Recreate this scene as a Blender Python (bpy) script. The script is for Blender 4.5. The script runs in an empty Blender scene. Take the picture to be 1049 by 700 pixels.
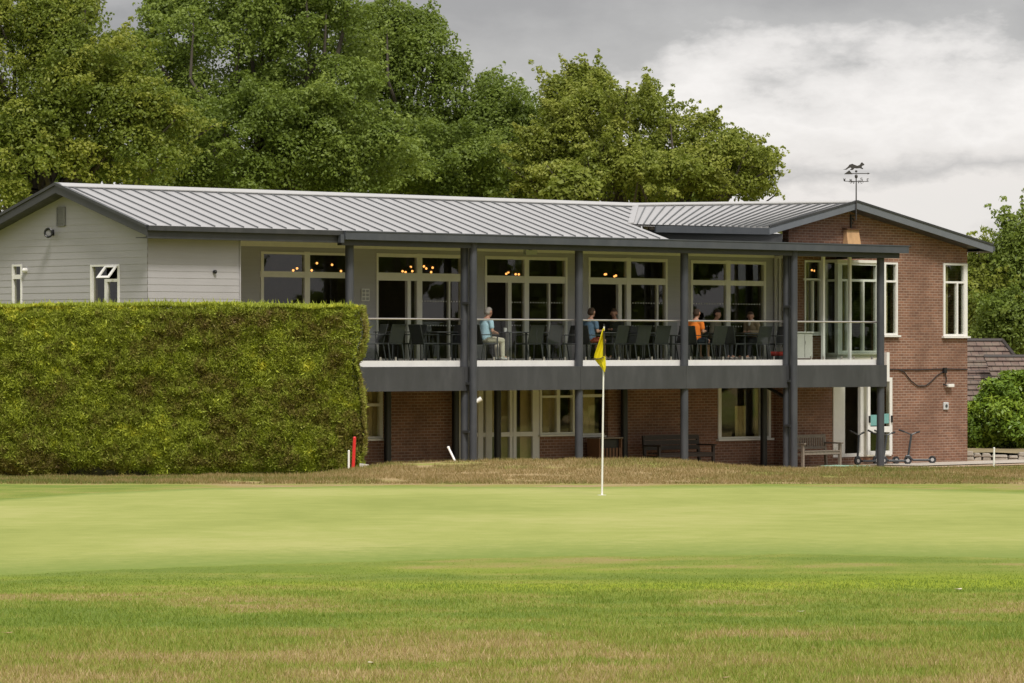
import bpy, math, random
import numpy as np
from mathutils import Vector, Matrix
R = math.radians
rnd = random.Random(7)
C = bpy.context.scene.collection
F = 4200.0; CX = 524.5; HY = 358.0; H = 1.85
A = R(43.7); c_, s_ = math.cos(A), math.sin(A)
OX, OY = -3.56, 100.0

# ------------------------------------------------------------------ helpers
def W(u, v, z=0.0):
    return (OX + c_*u - s_*v, OY + s_*u + c_*v, z)
def U(px, v):                       # u on the plane v = const
    m = (px-CX)/F
    return (-OX + s_*v + m*(OY + c_*v)) / (c_ - m*s_)
def ZZ(py, u, v):
    return H - (py-HY)/F*(OY + s_*u + c_*v)
def P(px, py, v):
    u = U(px, v); return u, ZZ(py, u, v)
def VG(px, u):                      # v on the plane u = const
    m = (px-CX)/F
    return (OX + c_*u - m*(OY+s_*u)) / (s_ + m*c_)
def X(px, Y): return (px-CX)/F*Y
def Z(py, Y): return H-(py-HY)/F*Y

def tag(o, label=None, cat=None, group=None, kind=None):
    if label: o['label'] = label
    if cat: o['category'] = cat
    if group: o['group'] = group
    if kind: o['kind'] = kind
    return o
def empty(name, loc, rz=0.0):
    o = bpy.data.objects.new(name, None); C.objects.link(o)
    o.location = loc; o.rotation_euler = (0, 0, rz); o.empty_display_size = .3
    return o
def copy_tree(o, parent=None):
    c = o.copy(); C.objects.link(c); c.parent = parent
    for ch in list(o.children): copy_tree(ch, c)
    return c

class MB:
    def __init__(s): s.v = []; s.f = []; s.mi = []; s.cur = 0
    def face(s, pts):
        n = len(s.v); s.v += [tuple(p) for p in pts]; s.f.append(tuple(range(n, n+len(pts)))); s.mi.append(s.cur)
    def box(s, x0, x1, y0, y1, z0, z1):
        if x0 > x1: x0, x1 = x1, x0
        if y0 > y1: y0, y1 = y1, y0
        if z0 > z1: z0, z1 = z1, z0
        s.hexa([(x0,y0,z0),(x1,y0,z0),(x1,y1,z0),(x0,y1,z0),(x0,y0,z1),(x1,y0,z1),(x1,y1,z1),(x0,y1,z1)])
        return s
    def hexa(s, p):
        n = len(s.v); s.v += [tuple(q) for q in p]
        for f in ((0,3,2,1),(4,5,6,7),(0,1,5,4),(1,2,6,5),(2,3,7,6),(3,0,4,7)):
            s.f.append(tuple(n+i for i in f)); s.mi.append(s.cur)
        return s
    def tube(s, p0, p1, r0, r1=None, n=12, caps=True):
        r1 = r0 if r1 is None else r1
        p0 = Vector(p0); p1 = Vector(p1); d = (p1-p0)
        if d.length < 1e-6: return s
        d.normalize(); a = d.orthogonal().normalized(); b = d.cross(a)
        k = len(s.v)
        for p, r in ((p0, r0), (p1, r1)):
            for i in range(n):
                t = 2*math.pi*i/n; s.v.append(tuple(p + r*(math.cos(t)*a + math.sin(t)*b)))
        for i in range(n):
            j = (i+1) % n; s.f.append((k+i, k+j, k+n+j, k+n+i)); s.mi.append(s.cur)
        if caps:
            s.f.append(tuple(k+n-1-i for i in range(n))); s.f.append(tuple(k+n+i for i in range(n))); s.mi += [s.cur]*2
        return s
    def path(s, pts, r, n=8):
        for a, b in zip(pts, pts[1:]): s.tube(a, b, r, r, n)
        return s
    def ball(s, c, r, n=12, m=8, sc=(1,1,1)):
        k = len(s.v); c = Vector(c)
        for j in range(m+1):
            ph = math.pi*j/m
            for i in range(n):
                t = 2*math.pi*i/n
                s.v.append((c.x+r*sc[0]*math.sin(ph)*math.cos(t), c.y+r*sc[1]*math.sin(ph)*math.sin(t), c.z+r*sc[2]*math.cos(ph)))
        for j in range(m):
            for i in range(n):
                i2 = (i+1) % n
                s.f.append((k+j*n+i, k+(j+1)*n+i, k+(j+1)*n+i2, k+j*n+i2)); s.mi.append(s.cur)
        return s
    def prism(s, pts, off):            # polygon pts extruded by vector off
        off = Vector(off); a = [Vector(p) for p in pts]; n = len(a); k = len(s.v)
        s.v += [tuple(p) for p in a] + [tuple(p+off) for p in a]
        s.f.append(tuple(range(k, k+n))); s.f.append(tuple(k+2*n-1-i for i in range(n))); s.mi += [s.cur]*2
        for i in range(n):
            j = (i+1) % n; s.f.append((k+i, k+n+i, k+n+j, k+j)); s.mi.append(s.cur)
        return s
    def build(s, name, mat, parent=None, smooth=False, bevel=0, norm=True):
        me = bpy.data.meshes.new(name); me.from_pydata(s.v, [], s.f)
        mats = mat if isinstance(mat, (list, tuple)) else [mat]
        for m in mats: me.materials.append(m)
        if len(mats) > 1: me.polygons.foreach_set('material_index', s.mi)
        if norm:
            import bmesh
            bm = bmesh.new(); bm.from_mesh(me)
            if smooth: bmesh.ops.remove_doubles(bm, verts=bm.verts, dist=1e-5)
            bmesh.ops.recalc_face_normals(bm, faces=bm.faces); bm.to_mesh(me); bm.free()
        if smooth: me.polygons.foreach_set('use_smooth', [True]*len(me.polygons))
        me.update()
        o = bpy.data.objects.new(name, me); C.objects.link(o)
        if parent: o.parent = parent
        if smooth:
            try: me.set_sharp_from_angle(angle=R(40))
            except Exception: pass
        if bevel:
            b = o.modifiers.new('bevel', 'BEVEL'); b.width = bevel; b.segments = 2; b.limit_method = 'ANGLE'
        return o

def npmesh(name, V, Fq, mat, parent=None, attrs=None, smooth=False):
    me = bpy.data.meshes.new(name)
    V = np.ascontiguousarray(V, dtype=np.float32); Fq = np.ascontiguousarray(Fq, dtype=np.int32)
    n, k = Fq.shape
    me.vertices.add(len(V)); me.vertices.foreach_set('co', V.ravel())
    me.loops.add(n*k); me.loops.foreach_set('vertex_index', Fq.ravel())
    me.polygons.add(n); me.polygons.foreach_set('loop_start', np.arange(0, n*k, k, dtype=np.int32))
    try: me.polygons.foreach_set('loop_total', np.full(n, k, dtype=np.int32))
    except Exception: pass
    me.update(calc_edges=True)
    if attrs:
        for a, d in attrs.items():
            at = me.attributes.new(a, 'FLOAT', 'POINT'); at.data.foreach_set('value', np.ascontiguousarray(d, dtype=np.float32))
    if smooth: me.polygons.foreach_set('use_smooth', np.ones(n, dtype=bool))
    me.materials.append(mat)
    o = bpy.data.objects.new(name, me); C.objects.link(o)
    if parent: o.parent = parent
    return o

# ------------------------------------------------------------------ materials
def newmat(name):
    m = bpy.data.materials.new(name); m.use_nodes = True
    nt = m.node_tree; b = nt.nodes['Principled BSDF']
    return m, nt, b
def N(nt, t, **kw):
    n = nt.nodes.new(t)
    for k, v in kw.items(): setattr(n, k, v)
    return n
def mixc(nt, fac, a, b, blend='MIX'):
    n = nt.nodes.new('ShaderNodeMix'); n.data_type = 'RGBA'; n.blend_type = blend
    for i, x in ((0, fac), (6, a), (7, b)):
        if isinstance(x, bpy.types.NodeSocket): nt.links.new(x, n.inputs[i])
        elif i == 0: n.inputs[0].default_value = x
        else: n.inputs[i].default_value = (*x, 1) if len(x) == 3 else x
    return n.outputs[2]
def noise(nt, scale, detail=4, vec=None, rough=.55):
    n = nt.nodes.new('ShaderNodeTexNoise'); n.inputs['Scale'].default_value = scale; n.inputs['Detail'].default_value = detail
    n.inputs['Roughness'].default_value = rough
    if vec is None:
        tc = nt.nodes.new('ShaderNodeTexCoord'); vec = tc.outputs['Object']
    nt.links.new(vec, n.inputs['Vector'])
    return n.outputs['Fac']
def ramp(nt, fac, stops, interp='LINEAR'):
    r = nt.nodes.new('ShaderNodeValToRGB'); r.color_ramp.interpolation = interp
    e = r.color_ramp.elements
    while len(e) < len(stops): e.new(.5)
    for i, (p, c) in enumerate(stops):
        e[i].position = p; e[i].color = (*c, 1) if not isinstance(c, (int, float)) else (c, c, c, 1)
    nt.links.new(fac, r.inputs['Fac']); return r.outputs['Color']
def bump(nt, b, h, strength=.3, dist=.02):
    n = nt.nodes.new('ShaderNodeBump'); n.inputs['Strength'].default_value = strength; n.inputs['Distance'].default_value = dist
    nt.links.new(h, n.inputs['Height']); nt.links.new(n.outputs['Normal'], b.inputs['Normal'])
def plain(name, col, rough=.5, metal=0.0, var=.12, scale=6.0, bmp=0.0, spec=None):
    m, nt, b = newmat(name)
    n = noise(nt, scale, 5)
    n2 = noise(nt, scale*7, 3)
    f = mixc(nt, .35, n, n2)
    lo = tuple(max(0, x*(1-var)) for x in col); hi = tuple(min(1, x*(1+var)) for x in col)
    nt.links.new(ramp(nt, f, [(.3, lo), (.7, hi)]), b.inputs['Base Color'])
    b.inputs['Roughness'].default_value = rough; b.inputs['Metallic'].default_value = metal
    if spec is not None: b.inputs['Specular IOR Level'].default_value = spec
    if bmp: bump(nt, b, f, bmp, .01)
    return m

M = {}
M['zinc'] = plain('standing_seam_metal', (.40,.39,.388), .5, .35, .06, .8, .05)
M['seam'] = plain('seam_metal_shaded', (.14,.145,.15), .55, .3, .08, 3)  # roof ribs coloured dark, their shaded sides put into the tone
M['ridge'] = plain('ridge_metal', (.44,.43,.42), .5, .25, .05, 2)
M['anth'] = plain('anthracite_fascia', (.038,.039,.040), .5, 0, .12, 2)
M['gutter'] = plain('grey_gutter', (.066,.072,.082), .35, .1, .10, 2)
M['beam'] = plain('charcoal_beam', (.050,.051,.055), .42, 0, .08, 1.2)
M['steel'] = plain('painted_steel', (.048,.051,.060), .35, .0, .12, 4)
M['black'] = plain('black_plastic', (.012,.012,.013), .4, 0, .1, 8)
M['white'] = plain('white_upvc', (.74,.72,.68), .35, 0, .05, 5)
M['cream'] = plain('cream_frame', (.70,.67,.60), .4, 0, .06, 5)
M['strip'] = plain('white_edge', (.72,.70,.67), .5, 0, .06, 2)
M['deck'] = plain('deck_boards', (.20,.18,.165), .7, 0, .2, 5, .2)
M['soffit'] = plain('soffit', (.50,.46,.38), .6, 0, .06, 2)
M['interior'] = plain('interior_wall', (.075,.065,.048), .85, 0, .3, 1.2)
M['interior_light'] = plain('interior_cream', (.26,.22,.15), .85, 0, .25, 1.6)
M['blind'] = plain('cream_blind', (.74,.62,.42), .8, 0, .15, 4)
M['inox'] = plain('stainless', (.62,.58,.56), .3, .8, .05, 8)
M['rattan'] = plain('dark_rattan', (.035,.035,.036), .6, 0, .3, 40, .4)
M['table'] = plain('table_top', (.075,.075,.078), .3, 0, .15, 6)
M['paleframe'] = plain('pale_leg', (.55,.52,.48), .4, .2, .08, 8)
M['pale_cup'] = plain('china', (.75,.73,.70), .3, 0, .03, 8)
M['vane'] = plain('verdigris_iron', (.055,.05,.045), .55, .4, .3, 12)
M['wood_new'] = plain('pale_timber', (.50,.30,.15), .65, 0, .15, 9, .1)
M['wood_grey'] = plain('weathered_teak', (.20,.165,.13), .75, 0, .3, 14, .2)
M['wood_dark'] = plain('dark_stained_timber', (.028,.020,.016), .6, 0, .3, 12, .2)
M['wood_red'] = plain('red_brown_timber', (.14,.065,.03), .65, 0, .25, 9, .2)
M['red'] = plain('red_plastic', (.62,.02,.02), .4, 0, .08, 8)
M['concrete'] = plain('concrete', (.42,.39,.34), .85, 0, .15, 7, .2)
M['stone'] = plain('edging_stone', (.30,.26,.21), .85, 0, .3, 3, .5)
M['teal'] = plain('teal_paper', (.16,.36,.34), .6, 0, .15, 12)
M['green_mat'] = plain('pale_green_mat', (.30,.48,.36), .8, 0, .1, 9)
M['bark'] = plain('bark', (.085,.07,.055), .9, 0, .35, 6, .6)
M['pole_white'] = plain('white_flagstick', (.78,.75,.72), .4, 0, .03, 10)
M['cup_white'] = M['pole_white']
M['rubber'] = plain('rubber', (.02,.02,.022), .7, 0, .15, 20)
M['scooter'] = plain('scooter_grey', (.05,.055,.06), .4, .3, .2, 12)
M['alarm'] = plain('alarm_case', (.50,.50,.50), .4, 0, .05, 10)
M['leaf_dry'] = plain('dry_leaf', (.42,.30,.16), .8, 0, .25, 30)
M['leaf_pale'] = plain('pale_leaf', (.62,.55,.42), .8, 0, .15, 30)

def streak(m):
    nt = m.node_tree; b = nt.nodes['Principled BSDF']; old = b.inputs['Base Color'].links[0].from_socket
    tc = N(nt, 'ShaderNodeTexCoord'); mp = N(nt, 'ShaderNodeMapping'); mp.inputs['Scale'].default_value = (1.6, 1.6, .5); nt.links.new(tc.outputs['Object'], mp.inputs[0])
    n = noise(nt, 2.0, 6, mp.outputs[0], .65)
    nt.links.new(mixc(nt, ramp(nt, n, [(.48, 0.0), (.8, .16)]), old, (.17,.165,.155)), b.inputs['Base Color'])
    nt.links.new(ramp(nt, n, [(.3, .3), (.7, .6)]), b.inputs['Roughness'])
for k_ in ('beam', 'steel', 'gutter', 'anth', 'strip'): streak(M[k_])
def emit(name, col, st):
    m = bpy.data.materials.new(name); m.use_nodes = True; nt = m.node_tree
    b = nt.nodes['Principled BSDF']; b.inputs['Base Color'].default_value = (*col, 1)
    b.inputs['Emission Color'].default_value = (*col, 1); b.inputs['Emission Strength'].default_value = st
    return m
M['bulb'] = emit('warm_bulb', (1.0,.42,.12), 2.6)
M['exitbox'] = plain('pale_sign_box', (.42,.45,.38), .4, 0, .05, 8)

# yellow flag cloth, translucent
def flagmat():
    m, nt, b = newmat('yellow_flag_cloth')
    b.inputs['Base Color'].default_value = (.78,.66,.008,1); b.inputs['Roughness'].default_value = .6
    t = N(nt, 'ShaderNodeBsdfTranslucent'); t.inputs['Color'].default_value = (.80,.68,.01,1)
    mx = N(nt, 'ShaderNodeMixShader'); mx.inputs[0].default_value = .3
    nt.links.new(b.outputs[0], mx.inputs[1]); nt.links.new(t.outputs[0], mx.inputs[2])
    nt.links.new(mx.outputs[0], nt.nodes['Material Output'].inputs['Surface'])
    n = noise(nt, 300, 1); bump(nt, b, n, .05, .001)
    return m
M['flag'] = flagmat()

def glass(name, tint, boost=1.0):
    m = bpy.data.materials.new(name); m.use_nodes = True; nt = m.node_tree
    nt.nodes.remove(nt.nodes['Principled BSDF'])
    t = N(nt, 'ShaderNodeBsdfTransparent'); t.inputs['Color'].default_value = (*tint, 1)
    g = N(nt, 'ShaderNodeBsdfGlossy'); g.inputs['Roughness'].default_value = .015
    tc = N(nt, 'ShaderNodeTexCoord'); nz = noise(nt, 1.3, 2, tc.outputs['Object'])
    bp = N(nt, 'ShaderNodeBump'); bp.inputs['Strength'].default_value = .06; bp.inputs['Distance'].default_value = .02
    nt.links.new(nz, bp.inputs['Height']); nt.links.new(bp.outputs[0], g.inputs['Normal'])
    fr = N(nt, 'ShaderNodeFresnel'); fr.inputs['IOR'].default_value = 1.5
    mu = N(nt, 'ShaderNodeMath', operation='MULTIPLY'); mu.inputs[1].default_value = boost; mu.use_clamp = True
    ge = N(nt, 'ShaderNodeNewGeometry'); fb = N(nt, 'ShaderNodeMath', operation='SUBTRACT'); fb.inputs[0].default_value = 1
    nt.links.new(ge.outputs['Backfacing'], fb.inputs[1]); m3 = N(nt, 'ShaderNodeMath', operation='MULTIPLY')
    nt.links.new(fr.outputs[0], m3.inputs[0]); nt.links.new(fb.outputs[0], m3.inputs[1]); nt.links.new(m3.outputs[0], mu.inputs[0])
    mx = N(nt, 'ShaderNodeMixShader'); nt.links.new(mu.outputs[0], mx.inputs[0])
    nt.links.new(t.outputs[0], mx.inputs[1]); nt.links.new(g.outputs[0], mx.inputs[2])
    nt.links.new(mx.outputs[0], nt.nodes['Material Output'].inputs['Surface'])
    return m
M['glass'] = glass('window_glass', (.88,.88,.80), 1.8)
M['wingglass'] = glass('coated_window_glass', (.80,.83,.76), 3.6)
M['balglass'] = glass('balustrade_glass', (.89,.92,.90), 1.0)

def brickmat(name, c1, c2, mortar):
    m, nt, b = newmat(name)
    tc = N(nt, 'ShaderNodeTexCoord'); sx = N(nt, 'ShaderNodeSeparateXYZ'); nt.links.new(tc.outputs['Object'], sx.inputs[0])
    ad = N(nt, 'ShaderNodeMath', operation='ADD'); nt.links.new(sx.outputs[0], ad.inputs[0]); nt.links.new(sx.outputs[1], ad.inputs[1])
    cb = N(nt, 'ShaderNodeCombineXYZ'); nt.links.new(ad.outputs[0], cb.inputs[0]); nt.links.new(sx.outputs[2], cb.inputs[1])
    br = N(nt, 'ShaderNodeTexBrick'); nt.links.new(cb.outputs[0], br.inputs['Vector'])
    br.inputs['Scale'].default_value = 1; br.inputs['Brick Width'].default_value = .225; br.inputs['Row Height'].default_value = .075
    br.inputs['Mortar Size'].default_value = .011; br.inputs['Mortar Smooth'].default_value = .3; br.inputs['Bias'].default_value = -.1
    br.inputs['Color1'].default_value = (*c1, 1); br.inputs['Color2'].default_value = (*c2, 1); br.inputs['Mortar'].default_value = (*mortar, 1)
    n = noise(nt, .9, 5, cb.outputs[0])
    n3 = noise(nt, 12, 4, cb.outputs[0])
    col = mixc(nt, ramp(nt, n, [(.35, 0.0), (.65, .6)]), br.outputs['Color'], tuple(x*.62 for x in c1))
    col = mixc(nt, ramp(nt, n3, [(.5, 0.0), (.8, .5)]), col, (.36,.20,.12))
    nt.links.new(col, b.inputs['Base Color']); b.inputs['Roughness'].default_value = .9
    inv = N(nt, 'ShaderNodeMath', operation='SUBTRACT'); inv.inputs[0].default_value = 1; nt.links.new(br.outputs['Fac'], inv.inputs[1])
    bump(nt, b, inv.outputs[0], .6, .008)
    return m
M['brick'] = brickmat('red_brown_brick', (.165,.076,.046), (.27,.125,.074), (.35,.26,.20))

def sidingmat():
    m, nt, b = newmat('grey_cladding')
    tc = N(nt, 'ShaderNodeTexCoord'); mp = N(nt, 'ShaderNodeMapping'); mp.inputs['Scale'].default_value = (.35,.35,9)
    nt.links.new(tc.outputs['Object'], mp.inputs[0])
    n = noise(nt, 3, 5, mp.outputs[0]); n2 = noise(nt, 1.0, 4)
    f = mixc(nt, .5, n, n2)
    nt.links.new(ramp(nt, f, [(.3, (.335,.322,.325)), (.7, (.39,.375,.38))]), b.inputs['Base Color'])
    b.inputs['Roughness'].default_value = .7
    n4 = noise(nt, 60, 3, mp.outputs[0]); bump(nt, b, n4, .12, .003)
    return m
M['siding'] = sidingmat()

def leafmat(name, stops, trans=.3, rough=.6):
    m, nt, b = newmat(name)
    at = N(nt, 'ShaderNodeAttribute'); at.attribute_name = 'tone'
    col = ramp(nt, at.outputs['Fac'], stops)
    nt.links.new(col, b.inputs['Base Color']); b.inputs['Roughness'].default_value = rough
    b.inputs['Specular IOR Level'].default_value = .3
    t = N(nt, 'ShaderNodeBsdfTranslucent'); nt.links.new(mixc(nt, .5, col, (.20,.26,.02)), t.inputs['Color'])
    mx = N(nt, 'ShaderNodeMixShader'); mx.inputs[0].default_value = trans
    nt.links.new(b.outputs[0], mx.inputs[1]); nt.links.new(t.outputs[0], mx.inputs[2])
    nt.links.new(mx.outputs[0], nt.nodes['Material Output'].inputs['Surface'])
    return m
M['oak'] = leafmat('oak_leaves', [(0,(.115,.160,.030)),(.5,(.185,.250,.045)),(1,(.30,.37,.080))], .48, .48)
M['lime'] = leafmat('yellowing_leaves', [(0,(.125,.165,.028)),(.5,(.205,.255,.038)),(1,(.37,.38,.062))], .48, .48)
M['beech'] = leafmat('light_green_leaves', [(0,(.155,.19,.030)),(.5,(.265,.305,.050)),(1,(.45,.46,.100))], .48, .48)
M['laurel'] = leafmat('laurel_leaves', [(0,(.08,.13,.018)),(.5,(.17,.27,.028)),(1,(.36,.46,.05))], .3, .4)
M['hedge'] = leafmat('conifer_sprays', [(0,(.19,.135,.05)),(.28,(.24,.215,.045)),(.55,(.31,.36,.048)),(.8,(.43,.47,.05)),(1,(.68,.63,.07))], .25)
M['hedge_core'] = plain('hedge_twigs', (.028,.025,.010), .9, 0, .5, 9, .8)
M['blade'] = leafmat('grass_blades', [(0,(.16,.235,.030)),(.38,(.26,.32,.046)),(.62,(.34,.325,.078)),(.82,(.40,.295,.125)),(1,(.58,.44,.24))], .3)

M['tan_blade'] = leafmat('dry_grass_blades', [(0,(.10,.13,.022)),(.4,(.19,.165,.045)),(.7,(.26,.18,.075)),(1,(.38,.27,.13))], .25)
# ------------------------------------------------------------------ ground function
def vnoise(x, y, seed=0):
    x = np.asarray(x, float); y = np.asarray(y, float)
    xi = np.floor(x); yi = np.floor(y); fx = x-xi; fy = y-yi
    fx = fx*fx*(3-2*fx); fy = fy*fy*(3-2*fy)
    def h(a, b):
        t = np.sin(a*127.1 + b*311.7 + seed*74.7)*43758.5453
        return t-np.floor(t)
    return (h(xi,yi)*(1-fx)+h(xi+1,yi)*fx)*(1-fy) + (h(xi,yi+1)*(1-fx)+h(xi+1,yi+1)*fx)*fy
def fbm(x, y, seed=0, o=4):
    r = 0; a = .5; t = 0
    for i in range(o):
        r = r + a*vnoise(np.asarray(x)*2**i, np.asarray(y)*2**i, seed+i*3); t += a; a *= .5
    return r/t
def sstep(a, b, x):
    t = np.clip((x-a)/(b-a), 0, 1); return t*t*(3-2*t)
_cx = np.array([-40,-8.0,-4.9,-3.2,-2.4,-1.9,-.7,1.45,2.6,3.3,3.9,8,40])
_cz = Z(np.array([491,490,489,487,480,476,473,472,473.5,477,480.5,481,481.]), 64.0)
def G(x, y):
    x = np.asarray(x, float); y = np.asarray(y, float)
    zc = np.interp(x, _cx, _cz) + .03*(fbm(x*.9, y*.5, 5, 3)-.5)
    zb = np.interp(x, [-10, 1, 5, 40], [-1.27,-1.27,-1.40,-1.42])
    near = .05*(fbm(x*.16, y*.10, 2, 2)-.5)*sstep(20, 26, y)*(1-sstep(50, 56, y))
    up = sstep(56.2, 63.5, y)
    t = np.clip((y-64)/(101-64), 0, 1)
    z = np.where(y < 64, near*(1-up) + zc*up, zc*(1-t)+zb*t)
    bumps = .075*(fbm(x*1.1, y*.8, 9, 3)-.5)*sstep(57, 60, y)*(1-sstep(66, 70, y))
    return z + bumps
def gz(x, y): return float(G(x, y))
# putting green outline (far and near edge as functions of x)
def green_far(x):
    px = CX + x/53.5*F
    return H*F/(np.interp(px, [-300,0,100,200,350,620,800,930,1049,1400], [540,516,506,501,498.5,499.5,498,501,505,520])-HY) + .25*(fbm(np.asarray(x)*.6, 0*np.asarray(x), 31, 2)-.5)
def green_near(x):
    px = CX + x/35*F
    return H*F/(np.interp(px, [-300,0,130,320,500,800,1049,1400], [592,590,584,578,571,569,572,575])-HY) + .9*(fbm(np.asarray(x)*.35, 0*np.asarray(x)+3, 33, 2)-.5)
def dryness(x, y):
    x = np.asarray(x, float); y = np.asarray(y, float)
    n = fbm(x*.55+3, y*.75, 11, 4); n2 = fbm(x*1.3, y*2.1, 17, 3)
    base = np.interp(y, [20,22.8,24,25.2,26.5,28.5,30.5,33,36,50,56,58,60,63,66,70,100,112,130],
                        [.96,.93,.84,.70,.44,.28,.50,.24,.22,.25,.45,.72,.86,.74,.80,.6,.7,.75,.6])
    base = base + .05*np.tanh(x*.2)*(y < 30)
    base = base + np.where(y > 55, .16*np.exp(-((x-.5)/4.0)**2)-.22*sstep(2.5, 6, np.abs(x-.5)), 0)
    return np.clip(base + (n-.5)*1.35 + (n2-.5)*1.0 + (fbm(x*6, y*7, 19, 2)-.5)*.5, 0, 1)
def lush(x, y):                       # bright yellow-green strips near the fringe
    n = fbm(np.asarray(x)*.25+9, np.asarray(y)*.9, 41, 3)
    return np.clip(np.exp(-((np.asarray(y)-32.6+.12*np.asarray(x))/1.5)**2)*(n*4.2-1.5)*(.55+.06*np.asarray(x)), 0, .85)

def ax(parts):
    out = []
    for a, b, d in parts: out += list(np.arange(a, b, d))
    return np.array(out)
xs = ax([(-900,-200,100),(-200,-40,20),(-40,-10,2),(-10,10,.16),(10,40,2),(40,200,20),(200,1000,100)])
ys = ax([(-60,18,3),(18,34,.10),(34,56,.25),(56,67,.10),(67,104,1),(104,135,1.5),(135,300,15),(300,1500,150)])
XX, YY = np.meshgrid(xs, ys); ZG = G(XX, YY)
nx, ny = len(xs), len(ys)
idx = np.arange(nx*ny).reshape(ny, nx)
FQ = np.stack([idx[:-1,:-1], idx[:-1,1:], idx[1:,1:], idx[1:,:-1]], -1).reshape(-1, 4)
def groundmat():
    m, nt, b = newmat('rough_grass_ground')
    at = N(nt, 'ShaderNodeAttribute'); at.attribute_name = 'dry'
    at2 = N(nt, 'ShaderNodeAttribute'); at2.attribute_name = 'lush'
    tc = N(nt, 'ShaderNodeTexCoord')
    n1 = noise(nt, 22, 6, tc.outputs['Object'], .7); n2 = noise(nt, 90, 3, tc.outputs['Object'], .7)
    ad = N(nt, 'ShaderNodeMath', operation='MULTIPLY_ADD'); ad.inputs[1].default_value = 1.3; nt.links.new(n1, ad.inputs[0])
    su = N(nt, 'ShaderNodeMath', operation='SUBTRACT'); nt.links.new(at.outputs['Fac'], su.inputs[0]); su.inputs[1].default_value = .65
    nt.links.new(su.outputs[0], ad.inputs[2])
    col = ramp(nt, ad.outputs[0], [(0,(.155,.215,.032)),(.38,(.225,.265,.045)),(.62,(.295,.275,.075)),(.85,(.33,.245,.105)),(1,(.39,.28,.14))])
    col = mixc(nt, at2.outputs['Fac'], col, (.30,.36,.02))
    sp = ramp(nt, n2, [(.3, .66), (.7, 1.12)])
    col = mixc(nt, 1.0, col, sp, 'MULTIPLY')
    nt.links.new(col, b.inputs['Base Color']); b.inputs['Roughness'].default_value = .95
    b.inputs['Specular IOR Level'].default_value = .15
    bump(nt, b, n1, .8, .03)
    return m
M['ground'] = groundmat()
g = npmesh('ground', np.stack([XX, YY, ZG], -1).reshape(-1, 3), FQ, M['ground'],
           attrs={'dry': dryness(XX, YY).ravel(), 'lush': lush(XX, YY).ravel()}, smooth=True)
tag(g, kind='structure')

# putting green
def greenmat():
    m, nt, b = newmat('putting_green_turf')
    tc = N(nt, 'ShaderNodeTexCoord')
    mp = N(nt, 'ShaderNodeMapping'); mp.inputs['Scale'].default_value = (.22,.16,1); nt.links.new(tc.outputs['Object'], mp.inputs[0])
    n = noise(nt, 1.1, 5, mp.outputs[0]); n1 = noise(nt, 2.2, 5, tc.outputs['Object'], .6); n2 = noise(nt, 60, 4, tc.outputs['Object'], .7)
    f = mixc(nt, .35, n, n1)
    col = ramp(nt, f, [(.36,(.222,.252,.052)),(.5,(.275,.298,.072)),(.64,(.335,.335,.105))])
    at = N(nt, 'ShaderNodeAttribute'); at.attribute_name = 'collar'
    n5 = noise(nt, 5, 5, tc.outputs['Object'], .7); am = N(nt, 'ShaderNodeMath', operation='MULTIPLY_ADD'); am.use_clamp = True
    nt.links.new(at.outputs['Fac'], am.inputs[0]); am.inputs[1].default_value = 1.5
    a2 = N(nt, 'ShaderNodeMath', operation='MULTIPLY_ADD'); nt.links.new(n5, a2.inputs[0]); a2.inputs[1].default_value = 1.6; a2.inputs[2].default_value = -1.25
    nt.links.new(a2.outputs[0], am.inputs[2])
    col = mixc(nt, am.outputs[0], col, (.165,.215,.036))
    col = mixc(nt, 1.0, col, ramp(nt, n2, [(.3, .88), (.7, 1.06)]), 'MULTIPLY')
    nt.links.new(col, b.inputs['Base Color']); b.inputs['Roughness'].default_value = .9
    b.inputs['Specular IOR Level'].default_value = .2
    bump(nt, b, n2, .4, .004)
    return m
M['green'] = greenmat()
gx = ax([(-40,-10,1),(-10,10,.16),(10,40,1)]); tt = np.linspace(0, 1, 110)
GX, TT = np.meshgrid(gx, tt)
GY = green_near(GX)*(1-TT) + green_far(GX)*TT
rag = (fbm(GX*2.5, GX*0, 77, 3)-.5)*.5
GY = GY + rag*(1-TT)**8
i2 = np.arange(GX.size).reshape(GX.shape)
FQ2 = np.stack([i2[:-1,:-1], i2[:-1,1:], i2[1:,1:], i2[1:,:-1]], -1).reshape(-1, 4)
o = npmesh('putting_green', np.stack([GX, GY, G(GX, GY)+np.where(TT == 0, -.02, .005)], -1).reshape(-1, 3), FQ2, M['green'],
           attrs={'collar': np.clip(np.maximum(1-(GY-green_near(GX))/5.0, 1-(green_far(GX)-GY)/1.6), 0, 1).ravel()}, smooth=True)
tag(o, kind='structure')

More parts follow.
